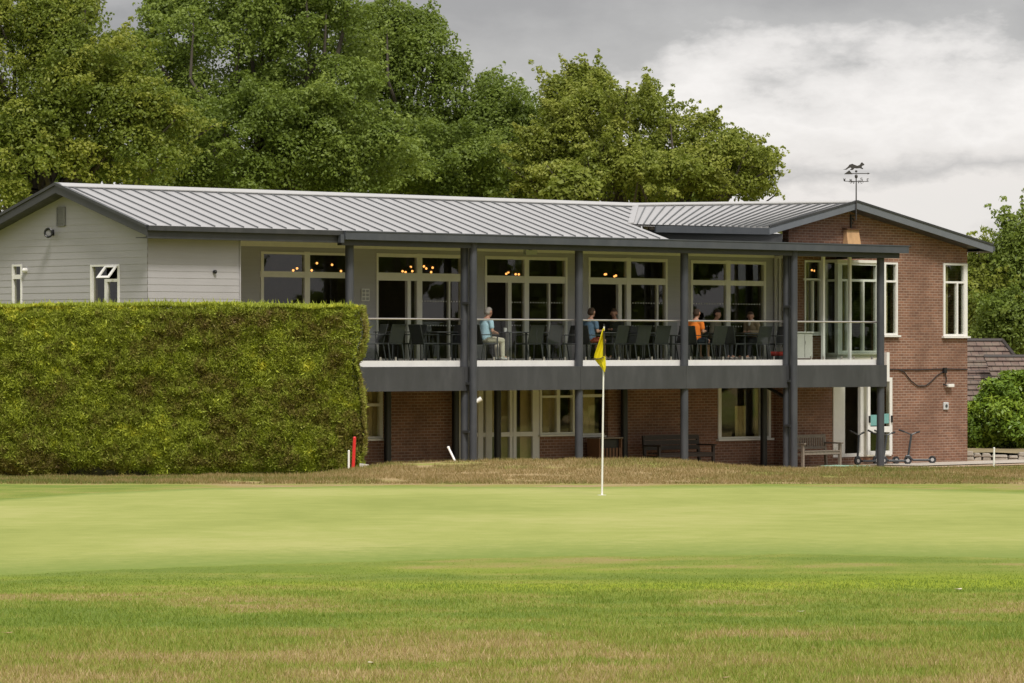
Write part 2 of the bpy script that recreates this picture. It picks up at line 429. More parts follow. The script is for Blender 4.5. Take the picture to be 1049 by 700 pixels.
# grass blades (uncountable)
rs = np.random.RandomState(3)
def blades(name, n, x0, x1, y0, y1, h, w, keep=None, power=1.0, lushw=True, cone=True):
    y = y0 + (y1-y0)*rs.rand(n)**power
    if cone: x = (rs.rand(n)*2-1)*(y*.1249*1.2+.4)
    else: x = x0+(x1-x0)*rs.rand(n)
    if keep is not None:
        k = keep(x, y); x = x[k]; y = y[k]; n = len(x)
    clump = fbm(x*5, y*4, 51, 2)
    d = dryness(x, y)
    hh = h*(1+.5*(y < 27))*(.35+rs.rand(n)**1.5)*(.5+1.0*clump)*(1-.72*sstep(30, 35, y)*(y < 45))
    a = rs.rand(n)*6.283; ww = w*(.6+.8*rs.rand(n))
    lx = (rs.rand(n)-.5)*1.3*hh; ly = (rs.rand(n)-.5)*1.3*hh
    z = G(x, y)-.003
    dx = np.cos(a)*ww*.5; dy = np.sin(a)*ww*.5
    V = np.empty((n, 3, 3)); V[:,0] = np.stack([x-dx, y-dy, z], -1); V[:,1] = np.stack([x+dx, y+dy, z], -1)
    V[:,2] = np.stack([x+lx, y+ly, z+hh], -1)
    tone = np.clip(.08+.72*d + (rs.rand(n)-.5)*.55 + (rs.rand(n) < .04)*.35 - .22*lush(x, y), 0, 1)
    o = npmesh(name, V.reshape(-1, 3), np.arange(3*n).reshape(n, 3), M['blade'], attrs={'tone': np.repeat(tone, 3)})
    return o
o = blades('grass', 620000, 0, 0, 21.0, 40.5, .026, .0060, keep=lambda x, y: y < green_near(x)-.6+4.2*rs.rand(len(x))**2.2, power=1.15)
tag(o, 'short worn rough grass in the foreground, green with straw coloured patches', 'grass', kind='stuff')
o = blades('rough_grass', 200000, 0, 0, 56.3, 66, .05, .010, keep=lambda x, y: fbm(x*1.5, y*1.5, 61, 2) > .3)
o.data.materials[0] = M['tan_blade']
tag(o, 'dry tan rough grass on the low bank behind the putting green', 'grass', kind='stuff')

# ------------------------------------------------------------------ world, light, camera
SUN_EL, SUN_AZ = R(54), R(162)        # azimuth clockwise from +Y
w = bpy.data.worlds.new('World'); bpy.context.scene.world = w; w.use_nodes = True
nt = w.node_tree; nt.nodes.clear()
tc = N(nt, 'ShaderNodeTexCoord'); sx = N(nt, 'ShaderNodeSeparateXYZ'); nt.links.new(tc.outputs['Generated'], sx.inputs[0])
mp = N(nt, 'ShaderNodeMapping'); mp.inputs['Scale'].default_value = (9, 9, 30); nt.links.new(tc.outputs['Generated'], mp.inputs[0])
mp.inputs['Location'].default_value = (1.3, .4, 2.1)
nn = noise(nt, 1.0, 6, mp.outputs[0], .5)
mp2 = N(nt, 'ShaderNodeMapping'); mp2.inputs['Scale'].default_value = (30, 30, 62); nt.links.new(tc.outputs['Generated'], mp2.inputs[0])
n2 = noise(nt, 1.0, 7, mp2.outputs[0], .6)
# cloud deck: bright low band, grey bellies, broken higher up
ad = N(nt, 'ShaderNodeMath', operation='MULTIPLY_ADD'); nt.links.new(nn, ad.inputs[0]); ad.inputs[1].default_value = .046
nt.links.new(sx.outputs[2], ad.inputs[2])
ad2 = N(nt, 'ShaderNodeMath', operation='MULTIPLY_ADD'); nt.links.new(n2, ad2.inputs[0]); ad2.inputs[1].default_value = .044
nt.links.new(ad.outputs[0], ad2.inputs[2])
ad3 = N(nt, 'ShaderNodeMath', operation='MULTIPLY_ADD'); nt.links.new(sx.outputs[0], ad3.inputs[0]); ad3.inputs[1].default_value = -.16
nt.links.new(ad2.outputs[0], ad3.inputs[2])
mr = N(nt, 'ShaderNodeMapRange'); mr.inputs['From Min'].default_value = .043; mr.inputs['From Max'].default_value = .158
nt.links.new(ad3.outputs[0], mr.inputs['Value'])
low = ramp(nt, mr.outputs[0], [(0,(.66,.63,.62)),(.10,(.86,.83,.80)),(.20,(.88,.84,.81)),(.27,(.62,.60,.59)),(.33,(.84,.805,.78)),(.41,(.97,.935,.91)),(.47,(.84,.81,.79)),(.54,(.52,.51,.505)),(.70,(.40,.392,.395)),(.85,(.36,.355,.36)),(1,(.55,.54,.54))])
hi = ramp(nt, n2, [(.3,(1.0,.98,.96)),(.7,(1.0,1.0,1.0))])
mr2 = N(nt, 'ShaderNodeMapRange'); mr2.inputs['From Min'].default_value = .10; mr2.inputs['From Max'].default_value = .45
nt.links.new(sx.outputs[2], mr2.inputs['Value'])
cl = mixc(nt, mr2.outputs[0], low, hi)
gain = N(nt, 'ShaderNodeMapRange'); gain.inputs['From Min'].default_value = .15; gain.inputs['From Max'].default_value = .9
gain.inputs['To Min'].default_value = 1.0; gain.inputs['To Max'].default_value = 1.1
nt.links.new(sx.outputs[2], gain.inputs['Value'])
bg = N(nt, 'ShaderNodeBackground'); nt.links.new(cl, bg.inputs['Color']); nt.links.new(gain.outputs[0], bg.inputs['Strength'])
sky = N(nt, 'ShaderNodeTexSky'); sky.sky_type = 'NISHITA'; sky.sun_disc = False
sky.sun_elevation = SUN_EL; sky.sun_rotation = SUN_AZ
bg2 = N(nt, 'ShaderNodeBackground'); nt.links.new(sky.outputs[0], bg2.inputs['Color']); bg2.inputs['Strength'].default_value = .08
mx = N(nt, 'ShaderNodeMixShader'); mx.inputs[0].default_value = .92
nt.links.new(bg2.outputs[0], mx.inputs[1]); nt.links.new(bg.outputs[0], mx.inputs[2])
wo = N(nt, 'ShaderNodeOutputWorld'); nt.links.new(mx.outputs[0], wo.inputs['Surface'])

sd = bpy.data.lights.new('sun', 'SUN'); sd.energy = 3.3; sd.angle = R(12); sd.color = (1, .955, .89)
so = bpy.data.objects.new('sun', sd); C.objects.link(so)
dirv = Vector((math.cos(SUN_EL)*math.sin(SUN_AZ), math.cos(SUN_EL)*math.cos(SUN_AZ), math.sin(SUN_EL)))
so.rotation_euler = (-dirv).to_track_quat('-Z', 'Y').to_euler(); so.location = (20, 40, 60)

cd = bpy.data.cameras.new('camera'); cam = bpy.data.objects.new('camera', cd); C.objects.link(cam)
cam.location = (0, 0, H); cam.rotation_euler = (R(90), 0, 0)
cd.sensor_width = 36; cd.lens = F/1049*36; cd.shift_y = (HY-350)/1049*1.0
cd.clip_start = .5; cd.clip_end = 4000
cd.dof.use_dof = False
sc = bpy.context.scene; sc.camera = cam
sc.view_settings.view_transform = 'Standard'; sc.view_settings.look = 'None'; sc.view_settings.exposure = 0; sc.view_settings.gamma = 1
try:
    sc.cycles.max_bounces = 6; sc.cycles.transparent_max_bounces = 12; sc.cycles.use_denoising = True
    sc.cycles.diffuse_bounces = 3; sc.cycles.glossy_bounces = 3
except Exception: pass

# ------------------------------------------------------------------ clubhouse (local axes: u along the front, v into the building)
house = empty('clubhouse', W(0, 0, 0), A)
tag(house, 'long two storey clubhouse, grey cladding, metal roof, balcony on posts, brick end wing', 'building')
VW, VL, VB = 2.4, .05, 1.85
uL = U(245, VL); uC = U(808, VB); uR = U(991, VB); UG = -6.75
ZB, ZD = -1.7, 1.57
FV = lambda v: (lambda a, z, d: (a, v-d, z))          # plane v = const, outward -v
FU = lambda u: (lambda a, z, d: (u-d, a, z))          # plane u = const, outward -u
def cells(a0, a1, z0, z1, ops):
    A_ = sorted({a0, a1} | {x for o in ops for x in o[:2] if a0 < x < a1}); Z_ = sorted({z0, z1} | {x for o in ops for x in o[2:] if z0 < x < z1})
    for i in range(len(A_)-1):
        for j in range(len(Z_)-1):
            am, zm = (A_[i]+A_[i+1])/2, (Z_[j]+Z_[j+1])/2
            if not any(o[0] < am < o[1] and o[2] < zm < o[3] for o in ops):
                yield A_[i], A_[i+1], Z_[j], Z_[j+1]
def flat_wall(mb, f, a0, a1, z0, z1, ops=(), th=.22, back=True):
    for p, q, r, s in cells(a0, a1, z0, z1, ops):
        mb.face([f(p, r, 0), f(q, r, 0), f(q, s, 0), f(p, s, 0)])
        if back: mb.face([f(p, r, -th), f(q, r, -th), f(q, s, -th), f(p, s, -th)])
    for o in ops:
        p, q, r, s = o
        for (x0, y0, x1, y1) in ((p, r, q, r), (q, r, q, s), (q, s, p, s), (p, s, p, r)):
            mb.face([f(x0, y0, 0), f(x1, y1, 0), f(x1, y1, -th), f(x0, y0, -th)])
def siding(mb, f, a0, a1, z0, z1, ops=(), h=.16, lim=None):
    k = math.floor(z0/h)
    while k*h < z1:
        r0, r1 = max(z0, k*h), min(z1, k*h+h); base = k*h; k += 1
        b0, b1 = (a0, a1) if lim is None else lim(r1)
        if b1-b0 < .02: continue
        for p, q, r, s in cells(b0, b1, r0, r1, ops):
            dr, ds = .007*(1-(r-base)/h)+.002, .007*(1-(s-base)/h)+.002
            mb.face([f(p, r, dr), f(q, r, dr), f(q, s, ds), f(p, s, ds)])
            if abs(r-base) < 1e-4: mb.face([f(p, r, dr), f(q, r, dr), f(q, r, 0), f(p, r, 0)])

def rect(v, x0, x1, y0, y1):            # pixel rectangle to wall rectangle on plane v
    u0, u1 = U(x0, v), U(x1, v); um = (u0+u1)/2
    return (u0, u1, ZZ(y1, um, v), ZZ(y0, um, v))
def window(name, v, outer, bars, fw=(3,3,3,3), mat='cream', panes=True, noglass=(), dots=(), sill=False, label=None, parent=None, dep=.09):
    x0, x1, y0, y1 = outer; u0, u1, z0, z1 = rect(v, *outer); um = (u0+u1)/2
    zz = lambda y: ZZ(y, um, v); uu = lambda x: U(x, v)
    mb = MB(); vf = v-.03
    if fw[0]: mb.box(u0, uu(x0+fw[0]), vf, v+dep, z0, z1)
    if fw[1]: mb.box(uu(x1-fw[1]), u1, vf, v+dep, z0, z1)
    ua, ub = uu(x0+fw[0]), uu(x1-fw[1])
    if fw[2]: mb.box(ua, ub, vf+.004, v+dep-.004, zz(y0+fw[2]), z1-.002)
    if fw[3]: mb.box(ua, ub, vf+.004, v+dep-.004, z0+.002, zz(y1-fw[3]))
    for i, (a, b, c, d) in enumerate(bars):
        e = .003*(i+1)+.004
        mb.box(uu(a), uu(b), vf+e, v+dep-e, zz(d), zz(c))
    if sill: mb.box(u0-.06, u1+.06, v-.10, v+.05, z0-.05, z0-.003)
    o = mb.build(name, M[mat], parent or house)
    if label: o['label'] = label
    if panes:
        g = MB(); 
        A_ = [ua, ub]; 
        ops = [(uu(a), uu(b), zz(d), zz(c)) for a, b, c, d in noglass]
        for p, q, r, s in cells(ua, ub, zz(y1-fw[3]), zz(y0+fw[2]), ops):
            g.box(p+.002, q-.002, v+.030, v+.038, r+.002, s-.002)
        gp = g.build('pane', M['wingglass'] if v < 2 else M['glass'], o)
    if dots:
        d = MB()
        for (a, b, y) in dots:
            x = a
            while x < b:
                d.box(uu(x), uu(x)+.028, v+.020, v+.028, zz(y)-.014, zz(y)+.014); x += 2.7
        d.build('glass_marking', M['white'], o)
    return (u0, u1, z0, z1)

# ---- upper windows in the recessed wall
up = []
up.append(window('window', VW, (266.6,360,258.6,350), [(311.6,317,258,350),(266,360,278.6,284.6)], (3,3,2.6,3), noglass=()))
up.append(window('sliding_door', VW, (385,474,260.3,370), [(426.8,432,260,370),(385,474,280,288),(417,420.5,288,370),(459.5,461,288,368)], (2.0,2.2,3.8,2.5),
        noglass=[(385,417,288,368)], dots=((433,471,308.7),(433,471,333.5))))
up.append(window('sliding_door', VW, (496.3,580.6,263,370), [(536.8,541.4,263,370),(496,580,283,290),(520,523.6,290,370),(562,563.4,290,368)], (1.8,2.0,3.4,2.5),
        noglass=[(496,520,290,368)], dots=((525,578,310),(525,578,333.5))))
up.append(window('sliding_door', VW, (602.3,683.2,264.6,370), [(641.4,645.8,264,370),(602,683,285,291.6),(633,636.6,291,370),(672.8,674.2,291,368)], (1.8,2.0,3.4,2.5),
        noglass=[(602,633,291,368)], dots=((646,680,310.5),(646,680,334))))
up.append(window('window', VW, (707.2,784,267.4,368), [(743.5,747.8,267,368),(707,784,287.5,292.6)], (2.0,2.0,3.2,2.5), dots=((711,781,311.5),(711,781,334.5))))
# ---- ground floor openings in the recessed wall
lo = []
lo.append(window('window', VW, (366,391.5,394,449.6), [(366,391,413.5,416.5)], (2,2.8,2,2.2), sill=True))
lo.append(window('glazed_entrance', VW, (470,552,392,478), [(489.5,494.5,392,478),(497.5,503.6,392,478),(522,524.6,392,478),(525.6,528.8,392,478),(545.6,551.8,392,478),(471,551,443,447.6)], (2,.2,2,3)))
lo.append(window('window', VW, (552.6,588.4,392,445), [(570,573.2,392,445),(553,588,405.3,407.6)], (2,2.2,2,2), sill=True))
lo.append(window('window', VW, (593.6,622,392,446), [(593.6,622,404,407)], (2,2,2,2), sill=True))
lo.append(window('window', VW, (735.2,789,392,449.4), [(779,781,392,449)], (3.2,2.2,2,2), 'white', sill=True))
# ---- recessed wall
mb = MB(); siding(mb, FV(VW), uL-.3, uC+.02, 1.45, 4.44, up); mb.build('clad_wall', M['siding'], house)
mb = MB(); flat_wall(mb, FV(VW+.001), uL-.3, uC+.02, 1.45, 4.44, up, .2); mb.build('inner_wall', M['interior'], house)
mb = MB(); flat_wall(mb, FV(VW), uL-.3, uC+.02, ZB, 1.449, lo, .24); mb.build('brick_wall', M['brick'], house)
# projecting brick pier
mb = MB(); p0 = U(623, 2.25); p1 = U(636, 2.25); mb.box(p0, p1, 2.25, VW-.003, ZB, 1.40); mb.build('brick_pier', M['brick'], house)

# ---- wing, front wall v = VB
zt = 4.46
wo_, wl = [], []
wo_.append(window('window', VB, (823.8,841.4,266.8,342), [(832,833.2,288,342),(823,841,285.4,287.4)], (1.2,1.4,2,2), 'white', sill=True))
wo_.append(window('window', VB, (905,919,269,343.5), [(905,919,287.4,289.4)], (2,1.6,2,2), 'white', sill=True))
wo_.append(window('window', VB, (966,990.4,270,344.6), [(979.6,981,290,343),(966,990,288.4,290.4)], (1.8,3.4,2,2.2), 'white', sill=True))
wl.append(window('doorway', VB, (853,912.5,387,468), [(863.5,865,387,468),(881,888,387,468)], (11,2.4,2,3.6), 'white', noglass=[(864,882,387,466),(888,911,387,466)]))
bayop = rect(VB, 848, 899, 268, 369)
mb = MB(); flat_wall(mb, FV(VB), uC, uR, ZB, zt, wo_+wl+[bayop], .24)
ft = lambda a, z, d: (a, VB-d, z)
Aw = (U(877, 1.4), ZZ(207, U(877, 1.4), 1.4)); E1 = (U(787, 1.4), ZZ(233, U(787, 1.4), 1.4)); E2 = (U(1016, 1.4), ZZ(251.8, U(1016, 1.4), 1.4))
def wroof(u):
    return E1[1]+(Aw[1]-E1[1])*(u-E1[0])/(Aw[0]-E1[0]) if u < Aw[0] else Aw[1]+(E2[1]-Aw[1])*(u-Aw[0])/(E2[0]-Aw[0])
mb.prism([(uC, VB, zt), (uR, VB, zt), (uR, VB, wroof(uR)-.08), (Aw[0], VB, Aw[1]-.08), (uC, VB, wroof(uC)-.08)], (0, .24, 0))
# wing side wall (faces left) and far side
flat_wall(mb, FU(uC), VB, VW+.3, ZB, 4.9, [(VG(800.5, uC), VG(797, uC), ZZ(368, uC, 2.1), ZZ(266, uC, 2.1))], .2)
mb.box(uR-.001, uR-.24, VB+.241, 7.2, ZB, 4.75)
mb.build('brick_wall', M['brick'], house)['label'] = 'red brown brick end wall of the gabled wing'
mb = MB(); a, b = VG(805.5, uC), VG(794.5, uC)
za, zb_ = ZZ(369, uC, 2.1), ZZ(262, uC, 2.1)
for q0, q1 in ((a, a+.09), (b-.09, b), ((a+b)/2-.04, (a+b)/2+.04)): mb.box(uC-.05, uC+.04, q0, q1, za, zb_)
mb.box(uC-.046, uC+.036, a, b, zb_-.08, zb_-.002); mb.box(uC-.046, uC+.036, a, b, za+.002, za+.35)
fr = mb.build('side_window', M['white'], house); MB().box(uC-.012, uC-.004, a+.05, b-.05, za+.3, zb_-.08).build('pane', M['glass'], fr)

# ---- bay window of the wing
vb = 1.35; r = rect(vb, 857.5, 899, 269.5, 361.5)
window('bay_window', vb, (857.5,899,269.5,361.5), [(883.2,885,288,361),(867,868.4,288,361),(858,899,286.2,288.6)], (4.5,2,2.4,2.2), 'white')
mb = MB(); u0, u1, z0, z1 = r
mb.box(u0+.004, u1-.004, vb+.004, VB+.05, ZD-.02, z0-.004); mb.box(u0-.05, u1+.05, vb-.06, VB, z1+.002, z1+.08)
mb.box(u0-.03, u1+.03, vb-.07, VB-.01, z0-.05, z0-.006)
mb.box(u0+.002, u0+.07, VB-.10, VB-.002, z0, z1); mb.box(u0+.004, u0+.05, vb+.10, VB-.11, ZZ(288.6, u0, vb), ZZ(286.2, u0, vb))
bw = mb.build('bay_surround', M['cream'], house)
MB().box(u0+.02, u0+.028, vb+.09, VB-.1, z0, z1).build('pane', M['glass'], bw)
MB().box(u1-.03, u1-.02, vb+.09, VB-.1, z0, z1).build('pane', M['glass'], bw)
# tall glass wind screen on the balcony
for x in (843.2, 870.4):
    u = U(x, .8); MB().box(u-.04, u+.04, .76, .84, ZD, 4.40).build('screen_post', M['white'], house)
MB().box(U(844.7,.8), U(869,.8), .795, .805, ZD+.05, 4.2).build('glass_screen', M['balglass'], house)
MB().box(U(872,.8), U(899,.8), .795, .805, ZD+.05, 4.2).build('glass_screen', M['balglass'], house)
# open outward door leaf on the ground floor
mb = MB(); x0, x1, y0, y1 = 889, 914.2, 387, 466; v = 1.6; u0, u1, z0, z1 = rect(v, x0, x1, y0, y1); um = (u0+u1)/2
mb.box(u0, u0+.11, v, v+.05, z0, z1); mb.box(u1-.11, u1, v, v+.05, z0, z1)
for ya, yb in ((387,391),(437,443),(462,466)): mb.box(u0+.11, u1-.11, v+.003, v+.047, ZZ(yb, um, v), ZZ(ya, um, v))
leaf = mb.build('door_leaf', M['white'], house)
MB().box(u0+.11, u1-.11, v+.02, v+.028, z0+.1, z1-.1).build('pane', M['glass'], leaf)
mb = MB(); 
for xx in (u0+.05, u1-.05): mb.box(xx-.02, xx+.02, v-.045, v-.001, ZZ(433, um, v), ZZ(426, um, v))
mb.build('handle', M['black'], leaf)
mb = MB(); mb.box(u0+.13, u0+.40, v+.006, v+.016, ZZ(436, um, v), ZZ(425, um, v)); mb.box(u0+.43, u1-.14, v+.008, v+.018, ZZ(434, um, v), ZZ(424, um, v)); mb.build('notice', M['teal'], leaf)
mb = MB(); u = U(909, 1.75); mb.box(u-.06, u+.06, 1.72, VB-.002, ZZ(390, u, 1.75), ZZ(361, u, 1.75)); mb.build('door_surround', M['white'], house)

# ---- left block
gx0 = lambda px: VG(px, UG)
def grect(x0, x1, y0, y1):
    v0, v1 = VG(x1, UG), VG(x0, UG); vm = (v0+v1)/2
    return (v0, v1, ZZ(y1, UG, vm), ZZ(y0, UG, vm))
gops = [grect(93.2, 123, 271, 350), grect(13, 23, 271, 350)]
zroof = lambda v: 4.72+.3032*((v+.4) if v < 3.03 else (6.46-v))
mb = MB()
def lim(z):
    d = (z+.12-4.72)/.3032
    return (VL, 6.0) if z+.12 < zroof(VL) else (max(VL, d-.75), min(6.0, 6.46-d+.35))
siding(mb, FU(UG), VL, 6.0, .9, 5.60, gops, lim=lim)
siding(mb, FV(VL), UG, uL, .9, 4.45, ())
mb.build('clad_wall', M['siding'], house)['label'] = 'pale grey gable and front cladding of the left block'
mb = MB(); flat_wall(mb, FU(UG+.002), VL+.004, 6.0, .9, 4.5, gops, .2); flat_wall(mb, FV(VL+.002), UG+.004, uL-.002, .9, 4.5, (), .2)
flat_wall(mb, FU(UG+.004), VL+.004, 6.0, ZB, .899, (), .2); flat_wall(mb, FV(VL+.004), UG+.004, uL-.002, ZB, .899, (), .2)
mb.prism([(UG+.003, VL+.3, 4.5), (UG+.003, 5.8, 4.5), (UG+.003, 3.03, 5.62)], (.1, 0, 0))
mb.build('inner_wall', M['interior_light'], house)
mb = MB(); mb.box(uL-.004, uL+.03, VL-.03, VL+.06, .9, 4.44); mb.box(uL-.2, uL-.001, VL+.07, VW-.03, .9, 4.44); mb.build('corner_trim', M['siding'], house)
def gwin(x0, x1, y0, y1, bars, fw):
    v0, v1, z0, z1 = grect(x0, x1, y0, y1); mb = MB(); g = lambda x: VG(x, UG); zz = lambda y: ZZ(y, UG, (v0+v1)/2)
    mb.box(UG-.03, UG+.08, g(x0+fw), v1, z0, z1); mb.box(UG-.03, UG+.08, v0, g(x1-fw), z0, z1); mb.box(UG-.026, UG+.076, v0+.01, v1-.01, z1-.05, z1-.002)
    for i, (a, b, c, d) in enumerate(bars): mb.box(UG-.022+.003*i, UG+.07, g(b), g(a), zz(d), zz(c))
    o = mb.build('window', M['white'], house)
    return o, v0, v1, z0, z1
o, v0, v1, z0, z1 = gwin(13, 23, 271, 350, [(14,22,281.5,286)], 1.3)
MB().box(UG+.02, UG+.028, v0+.03, v1-.03, z0, z1-.05).build('pane', M['glass'], o)
o, v0, v1, z0, z1 = gwin(93.2, 123, 271, 350, [(108.5,122,286,289),(107.6,110.4,286,350)], 1.8)
MB().box(UG+.02, UG+.028, v0+.03, VG(109, UG)-.01, z0, ZZ(289, UG, v0)).build('pane', M['glass'], o)
MB().box(UG+.03, UG+.038, VG(108.5, UG)+.01, v1-.03, z0, z1-.05).build('pane', M['glass'], o)
# the top-hung sash standing open
va, vb2 = VG(122, UG), VG(109.5, UG); zt1 = ZZ(271.5, UG, va)-.02; zb1 = ZZ(286, UG, va); dd = .26
mb = MB()
T = lambda t, s, k: (UG-.035-dd*t-k*.03, vb2+(va-vb2)*s, zt1+(zb1-zt1)*t*.93-.0*k+k*.01)
for (t0, t1, s0, s1) in ((0,.14,0,1),(.84,1,0,1),(.14,.84,0,.16),(.14,.84,.84,1)):
    mb.hexa([T(t0,s0,0),T(t0,s1,0),T(t1,s1,0),T(t1,s0,0),T(t0,s0,1),T(t0,s1,1),T(t1,s1,1),T(t1,s0,1)])
sash = mb.build('open_sash', M['white'], o)
v0, v1, z0, z1 = grect(58.8, 67.6, 212.5, 231.5)
mb = MB(); mb.box(UG-.045, UG-.01, v0, v0+.03, z0, z1); mb.box(UG-.045, UG-.01, v1-.03, v1, z0, z1)
n = 12
for i in range(n+1):
    z = z0+(z1-z0)*i/n; mb.box(UG-.043, UG-.012, v0+.03, v1-.03, z-.008, z+.006)
mb.box(UG-.02, UG-.008, v0+.02, v1-.02, z0, z1)
mb.build('louvre_vent', plain('vent_grey', (.22,.215,.205), .6, 0, .08, 9), house)

# ---- shell, ceilings and floors
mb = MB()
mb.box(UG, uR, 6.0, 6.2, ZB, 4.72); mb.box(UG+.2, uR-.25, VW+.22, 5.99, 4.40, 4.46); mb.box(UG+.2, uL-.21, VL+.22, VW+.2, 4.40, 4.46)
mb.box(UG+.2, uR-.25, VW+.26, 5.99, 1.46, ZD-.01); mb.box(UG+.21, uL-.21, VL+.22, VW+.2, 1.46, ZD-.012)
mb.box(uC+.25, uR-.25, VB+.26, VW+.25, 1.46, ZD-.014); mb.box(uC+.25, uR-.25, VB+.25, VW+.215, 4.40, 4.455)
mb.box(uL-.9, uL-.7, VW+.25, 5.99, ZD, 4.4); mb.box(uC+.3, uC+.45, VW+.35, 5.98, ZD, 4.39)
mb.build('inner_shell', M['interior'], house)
mb = MB(); mb.box(UG+.2, uR-.25, 4.4, 4.5, ZB, 1.45); mb.box(UG+.2, uR-.25, VW+.25, 4.39, ZB, gz(*W(8, 3)[:2])+.02)
for uu_ in (U(630, 3), uC-.1): mb.box(uu_, uu_+.1, VW+.26, 4.38, ZB, 1.44)
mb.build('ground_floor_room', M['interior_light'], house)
# blinds and curtains behind ground floor glass
def blind(x0, x1, y0, y1, v, mat='blind', n=6, name='blind'):
    u0, u1, z0, z1 = rect(v, x0, x1, y0, y1); mb = MB()
    for i in range(n):
        a = u0+(u1-u0)*i/n; b = u0+(u1-u0)*(i+1)/n; m = (a+b)/2
        mb.hexa([(a,v,z0),(m,v+.05,z0),(m,v+.06,z0),(a,v+.01,z0),(a,v,z1),(m,v+.05,z1),(m,v+.06,z1),(a,v+.01,z1)])
        mb.hexa([(m,v+.05,z0),(b,v,z0),(b,v+.01,z0),(m,v+.06,z0),(m,v+.05,z1),(b,v,z1),(b,v+.01,z1),(m,v+.06,z1)])
    return mb.build(name, M[mat], house)
blind(362, 391, 394, 450, VW+.20); blind(472, 489, 394, 474, VW+.20); blind(495, 509, 394, 444, VW+.20); blind(512, 521, 394, 474, VW+.24)
blind(533, 546, 394, 474, VW+.20); blind(556, 569, 394, 446, VW+.24, n=5); blind(590, 609, 394, 446, VW+.20, n=3); blind(773, 790, 394, 448, VW+.4, n=4)
blind(753, 764, 416, 449, VW+.22, n=3)
for (x0, x1, y0, y1) in ((824,829,268,343),(864,869,270,360),(895,899,270,360),(967,971,270,344),(986,990,270,344),(906,909,270,344)):
    blind(x0, x1, y0, y1, VB+.16 if x0 not in (864,895) else VB-.2, n=3, name='curtain')

# ---- roofs
u0r, uE = -7.15, 10.2
KJ = ((10.2, 1.0), (12.46, 3.03)); Jz = zroof(3.0299); Kz = zroof(1.0)
t_ = .05
mb = MB()
top = [(u0r,-.4),(uE,-.4),(uE,1.0),(12.46,3.03),(u0r,3.03)]
mb.prism([(u, v, zroof(v) if v < 3 else Jz) for u, v in top], (0, 0, -t_))
mb.prism([(u0r, 3.031, Jz), (12.46, 3.031, Jz), (14.5, 6.46, 4.72), (u0r, 6.46, 4.72)], (0, 0, -t_))
roof = mb.build('roof', M['zinc'], house); roof['label'] = 'long standing seam metal roof slope over the grey clad part'
mb = MB(); u = u0r+.30
def rib(mb, a, b, w=.014, h=.035):
    a = Vector(a); b = Vector(b); d = (b-a).normalized(); s = d.cross(Vector((0,0,1))).normalized()*w; up_ = Vector((0,0,h))
    mb.hexa([a-s, a+s, b+s, b-s, a-s+up_, a+s+up_, b+s+up_, b-s+up_])
while u < 12.4:
    vs = -.39 if u < uE else 1.0+(u-uE)/2.26*2.03
    if vs < 2.75: rib(mb, (u, vs, zroof(vs)-.004), (u, 2.74, zroof(2.74)-.004))
    u += .44
mb.build('standing_seams', M['seam'], roof)
mb = MB()
for dv, m in ((.0, 0),):
    mb.prism([(u0r, 2.74, zroof(2.74)+.05), (12.2, 2.74, zroof(2.74)+.05), (12.46, 3.03, Jz+.05), (u0r, 3.03, Jz+.05)], (0, 0, -.02))
    mb.prism([(u0r, 3.031, Jz+.05), (12.46, 3.031, Jz+.05), (12.46, 3.32, Jz-.04), (u0r, 3.32, Jz-.04)], (0, 0, -.02))
mb.build('ridge_cap', M['ridge'], roof)
mb = MB(); mb.prism([(u0r, 2.75, zroof(2.75)+.029), (12.2, 2.75, zroof(2.75)+.029), (12.2, 2.75, zroof(2.75)+.002), (u0r, 2.75, zroof(2.75)+.002)], (0, .01, 0)); mb.build('ridge_edge_shadow', M['seam'], roof)  # dark strip painting the edge shadow below the ridge cap
rib_ = MB()
# barge boards of the left gable
def board(mb, p0, p1, h, off, drop=0):
    a0 = Vector(p0)-Vector((0,0,drop)); a1 = Vector(p1)-Vector((0,0,drop)); dz = Vector((0,0,-h)); o = Vector(off)
    mb.hexa([a0+dz, a1+dz, a1+dz+o, a0+dz+o, a0, a1, a1+o, a0+o])
mb = MB(); xg = u0r-.01
apex = (xg, 3.03, Jz+.04)
for e, zz_ in (((xg, -.42, 4.714), 0), ((xg, 6.48, 4.714), 0)):
    board(mb, e, apex, .24, (.04, 0, 0)); board(mb, (e[0]-.03, e[1], e[2]+.012), (apex[0]-.03, apex[1], apex[2]+.012), .07, (.10, 0, 0))
mb.build('barge_board', M['anth'], house)
mb = MB()
for (va_, vb_) in ((-.38, 3.03), (3.03, 6.44)):
    mb.prism([(xg+.04, va_, zroof(va_)-.19), (UG+.05, va_, zroof(va_)-.19), (UG+.05, vb_, zroof(min(vb_,6.4))-.19 if vb_ > 3.1 else Jz-.19), (xg+.04, vb_, zroof(vb_)-.19 if vb_ > 3.1 else Jz-.19)], (0,0,-.015))
mb.build('verge_soffit', M['anth'], house)
# front fascia and gutter of the left block
uj = U(351, -.45)
mb = MB(); mb.box(xg+.03, uj, -.40, -.36, 4.42, 4.655); mb.box(xg+.04, uj, -.36, VL-.02, 4.43, 4.45); mb.build('fascia', M['anth'], house)
mb = MB(); mb.box(xg+.02, uj-.004, -.50, -.401, 4.60, 4.712); mb.build('gutter', M['anth'], house)
mb = MB(); mb.box(uj-.13, uj-.02, -.53, -.42, 4.42, 4.62); mb.build('rainwater_hopper', M['gutter'], house)
